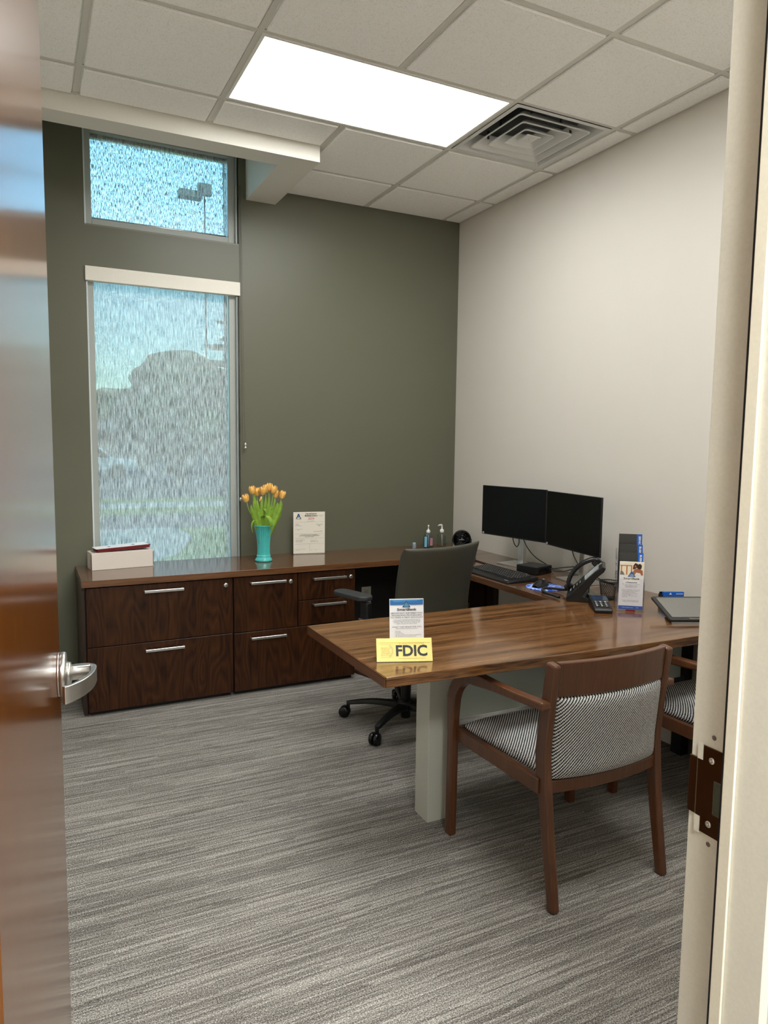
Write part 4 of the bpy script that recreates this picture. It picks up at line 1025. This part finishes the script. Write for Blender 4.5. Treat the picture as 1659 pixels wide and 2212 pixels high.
# wire mesh cup
mc = thing('mesh_cup', 'black wire mesh desk cup behind the telephone', 'pen cup', (-.320, -1.935, .7432), R(20))
q = MB(); n = 24
for k in range(n):
    a = 2*pi*k/n
    for sg in (1, -1): q.tube([((.032+.010*j/6)*cos(a+sg*j*.2), (.032+.010*j/6)*sin(a+sg*j*.2), .004+.080*j/6) for j in range(7)], .0009, 4)
q.build('mesh_wall', CB, mc, kind='stuff', merge=False)
q = MB(); q.lathe([(.033, 0), (.033, .004), (.001, .004)], 24, caps=True); q.tube([(.042*cos(2*pi*i/24), .042*sin(2*pi*i/24), .085) for i in range(25)], .0025, 6); q.build('rim', CB, mc)

# ================================================================ BROCHURE HOLDER
bh = thing('brochure_holder', 'tall clear acrylic four-tier brochure holder on the desk', 'brochure holder', (-.400, -2.150, .7432), R(-38))
tiers = [(-.040, .010, .150, .228), (-.012, .045, .185, .262), (.016, .080, .220, .296), (.044, .115, .258, .340)]
q = MB(); hw = .0565
for (y, zb, zp, zt) in tiers:
    q.box(-hw, hw, y-.011, y-.009, zb-.006 if zb > .02 else 0, zp-.03)
    q.box(-hw, -hw+.022, y-.011, y-.009, zp-.03, zp); q.box(hw-.022, hw, y-.011, y-.009, zp-.03, zp)
    q.box(-hw, hw, y-.009, y+.017, zb-.008, zb-.006) if zb > .02 else q.box(-hw, hw, y-.009, y+.017, .0, .003)
q.box(-hw, hw, .062, .064, 0, .27)
q.build('pocket', M_acr, bh)
q = MB()
for sx in (-1, 1):
    x0, x1 = (sx*hw, sx*(hw+.002)) if sx > 0 else (-(hw+.002), -hw)
    q.prismX([(-.051, 0), (.064, 0), (.064, .27), (.050, .27), (.030, .215), (.004, .175), (-.024, .150), (-.051, .12)], x0, x1)
q.build('side_wall', M_acr, bh)
MB().box(-.02, .02, -.052, -.0515, .001, .010).build('slot', M_red, bh)
M4 = bh.matrix_world
def on_bh(y, zb): 
    c, s = cos(R(-38)), sin(R(-38)); return (-.400-s*y, -2.150+c*y, .7432+zb)
for k, (y, zb, zp, zt) in enumerate(tiers):
    if k == 0:
        b = thing('brochure', 'white front brochure with photo and blue triangle logo in the lowest tier', 'brochure', on_bh(y-.002, zb), R(-38), 'brochures in the acrylic holder')
        hgt = .215
        MB().box(-.052, .052, -.003, .004, 0, hgt).build('pages', M_paper, b)
        yb = -.0034
        def patch(pts, mat, nm='photo_print', y_=yb): 
            q = MB(); q.add([(x, y_, z) for x, z in pts], [tuple(range(len(pts)))]); return q.build(nm, mat, b)
        patch([(-.052, .155), (.052, .155), (.052, hgt), (-.052, hgt)], M_cream)
        for (x0, x1, z0, z1) in ((-.050, -.002, .196, .200), (-.046, -.042, .165, .197), (-.024, -.019, .157, .197), (-.004, .001, .157, .200)):
            patch([(x0, z0), (x1, z0), (x1, z1), (x0, z1)], M_orange, y_=yb-.0002)
        patch([(-.050, .156), (-.030, .156), (-.038, .171), (-.048, .174)], M_grey, y_=yb-.0002)
        patch([(.004, .156), (.048, .156), (.046, .176), (.034, .186), (.012, .184), (.004, .170)], M_skin, y_=yb-.0003)
        patch([(.004, .182), (.006, .200), (.014, .211), (.024, .206), (.022, .190), (.012, .184)], M_hair, y_=yb-.0004)
        patch([(.022, .188), (.024, .204), (.034, .208), (.042, .200), (.040, .186), (.032, .182)], M_hair, y_=yb-.0005)
        patch([(.010, .192), (.012, .200), (.018, .200), (.019, .190)], M_skin, y_=yb-.0006)
        patch([(.012, .155), (.040, .155), (.036, .165), (.018, .168)], M_paper, y_=yb-.0006)
        patch([(-.017, .148), (.017, .148), (.006, .166), (0, .174), (-.006, .166)], M_blue, 'logo', yb-.0008)
        for i in range(-2, 3): patch([(i*.0025-.0006, .150), (i*.0025+.0006, .150), (i*.0052+.0006, .163-abs(i)*.003), (i*.0052-.0006, .163-abs(i)*.003)], M_paper, 'logo', yb-.001)
        text('SmartBank', .0125, M_ink, b, (0, yb-.0002, .139), sx=1.25, bold=.0002)
        text('e-Statements', .0085, M_navy, b, (0, yb-.0002, .122), sx=1.1, bold=.0002)
        text('We make paperless easy: free,\nsecure online account\nstatements for you.', .0058, M_navy, b, (0, yb-.0002, .108), sx=1.05)
        text('WITH e-STATEMENTS YOU GET:\n\u2022 Faster access to your account\n  and 18 months of history\n\u2022 Less clutter and fewer papers\n  to store at home\n\u2022 A greener, safer way to bank\n  every day', .0052, M_grey, b, (-.040, yb-.0002, .072), align='LEFT', sx=1.05)
        text('Enroll in e-Statements today in online\nbanking or visit your nearest branch.', .0046, M_navy, b, (0, yb-.0002, .038))
        patch([(-.052, 0), (.052, 0), (.052, .016), (-.052, .016)], plain('footer_blue', (62, 106, 186), .5), 'footer_band')
        text('www.smartbank.com        FDIC', .0056, M_paper, b, (0, yb-.0002, .008))
    else:
        lab = ('dark grey brochure with blue edge strip in the '+('second', 'third', 'topmost')[k-1]+' tier of the acrylic holder')
        b = thing('brochure', lab, 'brochure', on_bh(y-.002, zb), R(-38), 'brochures in the acrylic holder')
        hgt = zt-zb
        MB().box(-.050, .050, -.003, .004, 0, hgt).build('pages', M_charcoal, b)
        MB().box(.027, .0502, -.0034, -.0031, 0, hgt).build('blue_strip', M_bright, b)
        text(('BUSINESS', 'BUSINESS', 'SERVICES')[k-1], .0125, M_paper, b, (.039, -.0037, hgt-.034), rot=(R(90), R(90), 0), bold=.0004)

# tablet on the desk's right
tb = thing('pen_display', 'slim black pen display tablet tilted on its stand at the right', 'tablet', (-.443, -2.424, .7432), R(-24))
ta = R(15)
q = MB(); q.M = Matrix.Translation((0, 0, .008)) @ Matrix.Rotation(ta, 4, 'X'); q.prism(rrect(.37, .215, .010, 4, .185, .1075), 0, .010); q.build('body', plain('tablet_black', (30, 30, 31), .35), tb, bevel=.002)
q = MB(); q.M = Matrix.Translation((0, 0, .008)) @ Matrix.Rotation(ta, 4, 'X'); q.box(.018, .352, .026, .203, .0101, .0106); q.build('screen', M_bulb, tb)
text('wacom', .016, M_alu, tb, (.112, .012, .0218), rot=(ta, 0, 0), sx=1.1)
for x in (.045, .30):
    q = MB(); q.sweepYZ([(x, .105, .030), (x, .130, .004)], (.022, .006)); q.build('stand_leg', M_black, tb)
# card holder
ch = thing('card_holder', 'blue business card holder against the wall behind the tablet', 'card holder', (-.118, -2.150, .7432), R(-24))
MB().box(-.055, .055, -.012, .030, 0, .006).build('tray', M_black, ch); MB().box(-.055, .055, .024, .030, .006, .052).build('back', M_black, ch)
MB().box(-.058, -.055, -.012, .030, 0, .045).build('side', M_black, ch)
q = MB(); q.box(-.048, .050, -.002, .014, .006, .056); q.build('cards', M_bright, ch)
q = MB(); q.add([(-.022, -.0024, .044), (-.008, -.0024, .044), (-.015, -.0024, .054)], [(0, 1, 2)]); q.build('logo', M_paper, ch)
MB().box(.012, .046, -.0024, -.0021, .046, .0485).build('printed_line', M_paper, ch)

# ================================================================ DESK SIGNS
ds = thing('account_notice', 'clear acrylic stand with white SmartBank account notice behind the yellow plate', 'sign', (-1.618, -2.283, .7432), 0, rot=(R(-8), 0, R(-18)))
dw, dh = .066, .181
MB().box(-dw, dw, -.003, -.001, .002, dh).build('acrylic_front', M_acr, ds); MB().box(-dw, dw, -.001, .05, 0, .002).build('acrylic_foot', M_acr, ds)
MB().box(-dw+.003, dw-.003, -.0009, -.0003, .003, dh-.002).build('notice_page', M_paper, ds)
ya = -.0034
q = MB(); q.add([(-dw+.005, ya, dh-.024), (dw-.005, ya, dh-.024), (dw-.005, ya, dh-.005), (-dw+.005, ya, dh-.005)], [(0, 1, 2, 3)]); q.build('header_band', M_blue, ds)
q = MB(); q.add([(-dw+.005, ya-.0001, dh-.005), (-dw+.022, ya-.0001, dh-.013), (dw-.030, ya-.0001, dh-.010), (dw-.005, ya-.0001, dh-.005)], [(0, 1, 2, 3)]); q.build('header_wave', plain('header_pale', (70, 140, 190), .5), ds)
q = MB(); zt = dh-.012; q.add([(-.016, ya-.0002, zt-.021), (.014, ya-.0002, zt-.021), (.005, ya-.0002, zt-.004), (-.001, ya-.0002, zt+.003), (-.007, ya-.0002, zt-.004)], [(0, 1, 2, 3, 4)]); q.build('logo', M_navy, ds)
for i in range(-2, 3):
    q = MB(); x = -.001; q.add([(x+i*.003-.0010, ya-.0004, zt-.019), (x+i*.003+.0010, ya-.0004, zt-.019), (x+i*.0048+.0009, ya-.0004, zt-.002-abs(i)*.004), (x+i*.0048-.0009, ya-.0004, zt-.002-abs(i)*.004)], [(0, 1, 2, 3)]); q.build('logo', M_sky, ds)
text('SmartBank', .0125, M_ink, ds, (0, ya, .140), sx=1.3, bold=.0003)
text('IMPORTANT INFORMATION\nREGARDING PROCEDURES\nTO OPEN A NEW ACCOUNT', .0078, M_grey, ds, (0, ya, .119), sx=1.18, bold=.0001)
text('To help the government fight the funding of terrorism and\nmoney laundering activities, Federal law requires all financial\ninstitutions to obtain, verify, and record information that\nidentifies each person who opens an account.', .0045, M_ink, ds, (0, ya, .096), sx=.92)
text('WHAT THIS MEANS FOR YOU', .0068, M_ink, ds, (0, ya, .077), sx=1.2)
text('When you open an account, we will ask for:', .0048, M_ink, ds, (0, ya, .0715), sx=.95)
text('\u2022 Your name\n\u2022 Your address\n\u2022 Your date of birth\n\u2022 Any other information that will allow us to identify you\n\u2022 We may also ask to see your driver\'s license', .0046, M_ink, ds, (-.045, ya, .053), align='LEFT', sx=.92)
fd = thing('fdic_plate', 'small yellow FDIC plate leaning back near the desk corner', 'sign', (-1.702, -2.425, .7432), R(-21))
# tilted plate: bottom front edge at y=0
tilt = R(28); L_ = .082
q = MB(); q.M = Matrix.Rotation(-tilt, 4, 'X'); q.box(-.096, .096, 0, .004, .001, L_); q.build('plate', M_yel, fd, bevel=.001, seg=1)
q = MB(); q.M = Matrix.Rotation(-tilt, 4, 'X'); q.box(-.097, .097, -.0015, .005, -.001, .0012); q.build('edge', M_ink, fd)
q = MB(); q.add([(-.090, .030, .060), (.090, .030, .060), (.090, .072, 0), (-.090, .072, 0), (-.090, .034, .062), (.090, .034, .062), (.090, .076, 0), (-.090, .076, 0)], [(0, 1, 2, 3), (7, 6, 5, 4), (0, 4, 5, 1), (3, 2, 6, 7), (0, 3, 7, 4), (1, 5, 6, 2)]); q.build('easel_back', M_yel, fd)
def fpos(x, z): return (x, z*sin(tilt)-.0012*cos(tilt), z*cos(tilt)+.0012*sin(tilt)*0)
fr_ = (R(90)-tilt, 0, 0)
text('FDIC', .051, M_ink, fd, fpos(.024, .037), rot=fr_, bold=.0016, sx=1.0)
text('Each depositor insured to at least $250,000', .0052, M_gold, fd, fpos(.026, .0635), rot=fr_, sx=.95)
text('Federal Deposit Insurance Corporation \u2022 www.fdic.gov', .0044, M_gold, fd, fpos(.026, .0125), rot=fr_, sx=.95)
text('Backed by the\nfull faith and\ncredit of the\nUnited States\ngovernment', .0058, M_gold, fd, fpos(-.080, .037), rot=fr_, align='LEFT')
def fline(x0, x1, z, h, mat):
    q = MB(); q.M = Matrix.Rotation(-tilt, 4, 'X'); q.add([(x0, -.0008, z-h/2), (x1, -.0008, z-h/2), (x1, -.0008, z+h/2), (x0, -.0008, z+h/2)], [(0, 1, 2, 3)]); q.build('printed_line', mat, fd)
fline(-.082, .078, .068, .0014, M_gold); fline(-.082, -.040, .0605, .0006, M_gold); fline(-.082, -.040, .0165, .0006, M_gold)
q = MB(); q.M = Matrix.Rotation(-tilt, 4, 'X'); 
for k in range(18):
    a0 = R(-62+124*k/18); a1 = R(-62+124*(k+.6)/18)
    for (ra, rb) in ((.0225, .0235), (.0195, .0205)):
        q.add([(-.062+ra*cos(a0), -.0009, .0385+ra*sin(a0)), (-.062+rb*cos(a0), -.0009, .0385+rb*sin(a0)), (-.062+rb*cos(a1), -.0009, .0385+rb*sin(a1)), (-.062+ra*cos(a1), -.0009, .0385+ra*sin(a1))], [(0, 1, 2, 3)])
q.build('seal', M_ink, fd)
# shoe on the floor by the cabinet
sh = thing('shoe', 'tan leather shoe on the carpet beside the drawer cabinet', 'shoe', (-.935, -.415, 0), R(12))
q = MB(); rings = []
for i in range(15):
    s_ = i/14; y = .13-.27*s_; w_ = .032+.012*sin(pi*min(1, s_*1.25))-.010*max(0, s_-.8)*5*.8; h_ = .075 if s_ < .35 else .075-.045*min(1, (s_-.35)/.4)
    if i in (0, 14): w_ *= .5; h_ *= .7
    rings.append([(w_*cos(a)*(1 if sin(a) < .5 else .8), y, .012+h_*max(0, sin(a))) for a in [pi*k/10 for k in range(11)]])
q.ring_loft(rings, closed=True); q.build('upper', M_shoe, sh)
q = MB(); rings = [[(x*k, y, z) for x, y in [((.032+.012*sin(pi*min(1, s/14*1.25)))*sg*(.5 if s in (0, 14) else 1), .132-.274*s/14) for sg, rg in ((1, range(15)), (-1, range(14, -1, -1))) for s in rg]] for k, z in ((1.0, 0), (1.04, .012))]
q.ring_loft(rings, smooth=False); q.build('sole', plain('shoe_sole', (70, 52, 42), .7), sh)

# ================================================================ OUTSIDE
MB().box(-30, 40, .25, 14.0, -.30, -.20).build('lawn', M_lawn, label='green lawn outside the window', cat='lawn', kind='stuff')
MB().box(-40, 60, 14.0, 15.2, -.30, -.17).build('sidewalk', M_conc, kind=ST)
MB().box(-60, 80, 15.2, 17.0, -.30, -.19).build('lawn_verge', M_lawn, label='strip of grass beyond the sidewalk', cat='lawn', kind='stuff')
MB().box(-80, 110, 17.0, 60, -.30, -.22).build('road', M_asph, kind=ST)
q = MB(); q.box(-30, 40, 9.6, 12.2, -.2, -.19); q.build('driveway', M_asph, kind=ST)
q = MB(); q.prism([(-6, .4), (-.9, 6.2), (-.3, 8.0), (-.3, 9.6), (-12, 9.6), (-12, .4)], -.2, -.185); q.build('walkway', M_conc, kind=ST)
def blob(mb, c, r, sc, seed, amp=.22, n=26, m_=18):
    rnd = random.Random(seed); ph_ = [(rnd.uniform(0, 6.28), rnd.uniform(2, 9), rnd.uniform(2, 9)) for _ in range(7)]
    rings = []
    for k in range(m_+1):
        row = []
        for i in range(n):
            th = pi*k/m_; a = 2*pi*i/n; d = 1
            for (p0, f1, f2) in ph_: d += amp/3*sin(round(f1)*a+p0)*sin(f2*th+p0)*sin(th)
            row.append((c[0]+r*sc[0]*d*sin(th)*cos(a), c[1]+r*sc[1]*d*sin(th)*sin(a), c[2]-r*sc[2]*d*cos(th)))
        rings.append(row)
    mb.ring_loft(rings, caps=False)
def tree(lab, x, y, h, r, seed, mat=M_fol, n=7, trunk=.2, group='trees outside the window'):
    t = thing('tree', lab, 'tree', (x, y, -.2), group=group)
    MB().tube([(0, 0, 0), (.05, 0, h*.35), (0, .05, h*.6)], [trunk, trunk*.8, trunk*.5], 10).build('trunk', M_bark, t)
    rnd = random.Random(seed); q = MB()
    blob(q, (0, 0, h-r*.85), r*.85, (1, 1, 1), seed, .25)
    for k in range(n):
        a = rnd.uniform(0, 6.28); rr_ = r*rnd.uniform(.35, .8); blob(q, (rr_*cos(a), rr_*sin(a), h-r*rnd.uniform(.7, 1.7)), r*rnd.uniform(.35, .6), (1, 1, .9), seed+k+1, .3, 18, 12)
    q.build('crown', mat, t); return t
tree('broad round tree in the middle of the window view', 2.3, 23, 5.0, 2.0, 3, n=9)
tree('tree beside the broad round one, lower and to its right', 8.0, 29, 4.4, 2.0, 9, n=8)
for k, (x, y, h, r) in enumerate(((-3.4, 50, 5.4, 2.3), (3.2, 54, 5.6, 2.5), (9.6, 50, 5.4, 2.3), (15.8, 54, 6.0, 2.6), (22.4, 50, 6.0, 2.7))):
    tree('%s tree of the far tree line' % ('first from the left', 'second from the left', 'middle', 'fourth from the left', 'rightmost')[k] if False else ('leftmost', 'second', 'middle', 'fourth', 'rightmost')[k]+' tree of the far tree line seen through the shade', x, y, h, r, 20+k, n=6)
# pine with drooping boughs at the upper right
pt = thing('tree', 'pine with spreading boughs at the upper right of the lower window', 'tree', (2.95, 17.6, -.189), group='trees outside the window')
MB().tube([(0, 0, 0), (0, 0, 4), (.1, 0, 8.0)], [.22, .18, .08], 10).build('trunk', M_bark, pt)
rnd = random.Random(5)
for k in range(26):
    z = 2.8+.155*k; L_ = 1.6*(1-.042*k)*rnd.uniform(.75, 1.1); a = k*2.4+rnd.uniform(-.3, .3)
    q = MB(); blob(q, (L_*.55*cos(a), L_*.55*sin(a), z-.15), L_*.55, (abs(cos(a))*.85+.34, abs(sin(a))*.85+.34, .20), 50+k, .5, 20, 8); q.build('bough', M_fol2, pt)
# low building with hip roof and parked car shapes
hb = thing('building', 'low hip-roofed building beyond the road', 'building', (5.2, 40, -.2))
MB().box(-4.5, 4.5, 0, 6, 0, 2.2).build('wall', M_brickw, hb)
q = MB(); q.add([(-5, -.5, 2.2), (5, -.5, 2.2), (5, 6.5, 2.2), (-5, 6.5, 2.2), (-2.2, 3, 3.6), (2.2, 3, 3.6)], [(0, 1, 5, 4), (1, 2, 5), (2, 3, 4, 5), (3, 0, 4), (3, 2, 1, 0)]); q.build('roof', M_roof, hb)
for x in (-3, -1, 1, 3): MB().box(x-.4, x+.4, -.03, 0, .8, 1.7).build('window', plain('far_window', (60, 70, 80), .2), hb)
def car(lab, x, y, col, rz=0):
    t = thing('car', lab, 'car', (x, y, -.22), rz, 'cars parked across the road')
    q = MB(); q.prismY([(-2.1, .3), (2.1, .3), (2.15, .75), (1.9, .85), (1.1, .92), (.6, 1.38), (-.9, 1.40), (-1.6, .95), (-2.1, .88)], -.85, .85); q.build('body', col, t, bevel=.08, seg=3)
    q = MB(); q.prismY([(1.0, .93), (.55, 1.32), (-.85, 1.34), (-1.45, .95)], -.86, .86); q.build('side_glass', M_blackg, t)
    for x_ in (-1.3, 1.3):
        for y_ in (-.8, .8):
            q = MB(); q.M = Matrix.Translation((x_, y_, .32)) @ Matrix.Rotation(R(90), 4, 'X'); q.cyl(.32, -.1, .1, n=20); q.build('wheel', M_black, t)
car('white car parked at the left of the window view', -.6, 30, plain('car_white', (214, 216, 220), .2, coat=.5))
car('grey car parked near the middle of the window view', 5.0, 33.5, plain('car_grey', (150, 156, 164), .2, coat=.5))
# street lamp
sp_ = thing('street_lamp', 'dark shoebox street lamp silhouetted behind the upper window shade', 'street lamp', (4.42, 28, -.2))
MB().tube([(0, 0, 0), (0, 0, 5), (0, 0, 12.75)], [.05, .04, .035], 12).build('pole', M_black, sp_)
MB().box(-1.13, -.13, -.27, .27, 12.15, 12.45).build('lamp_head', M_black, sp_, bevel=.02); MB().box(-.29, .29, -.13, .13, 12.37, 12.85).build('bracket', M_black, sp_)
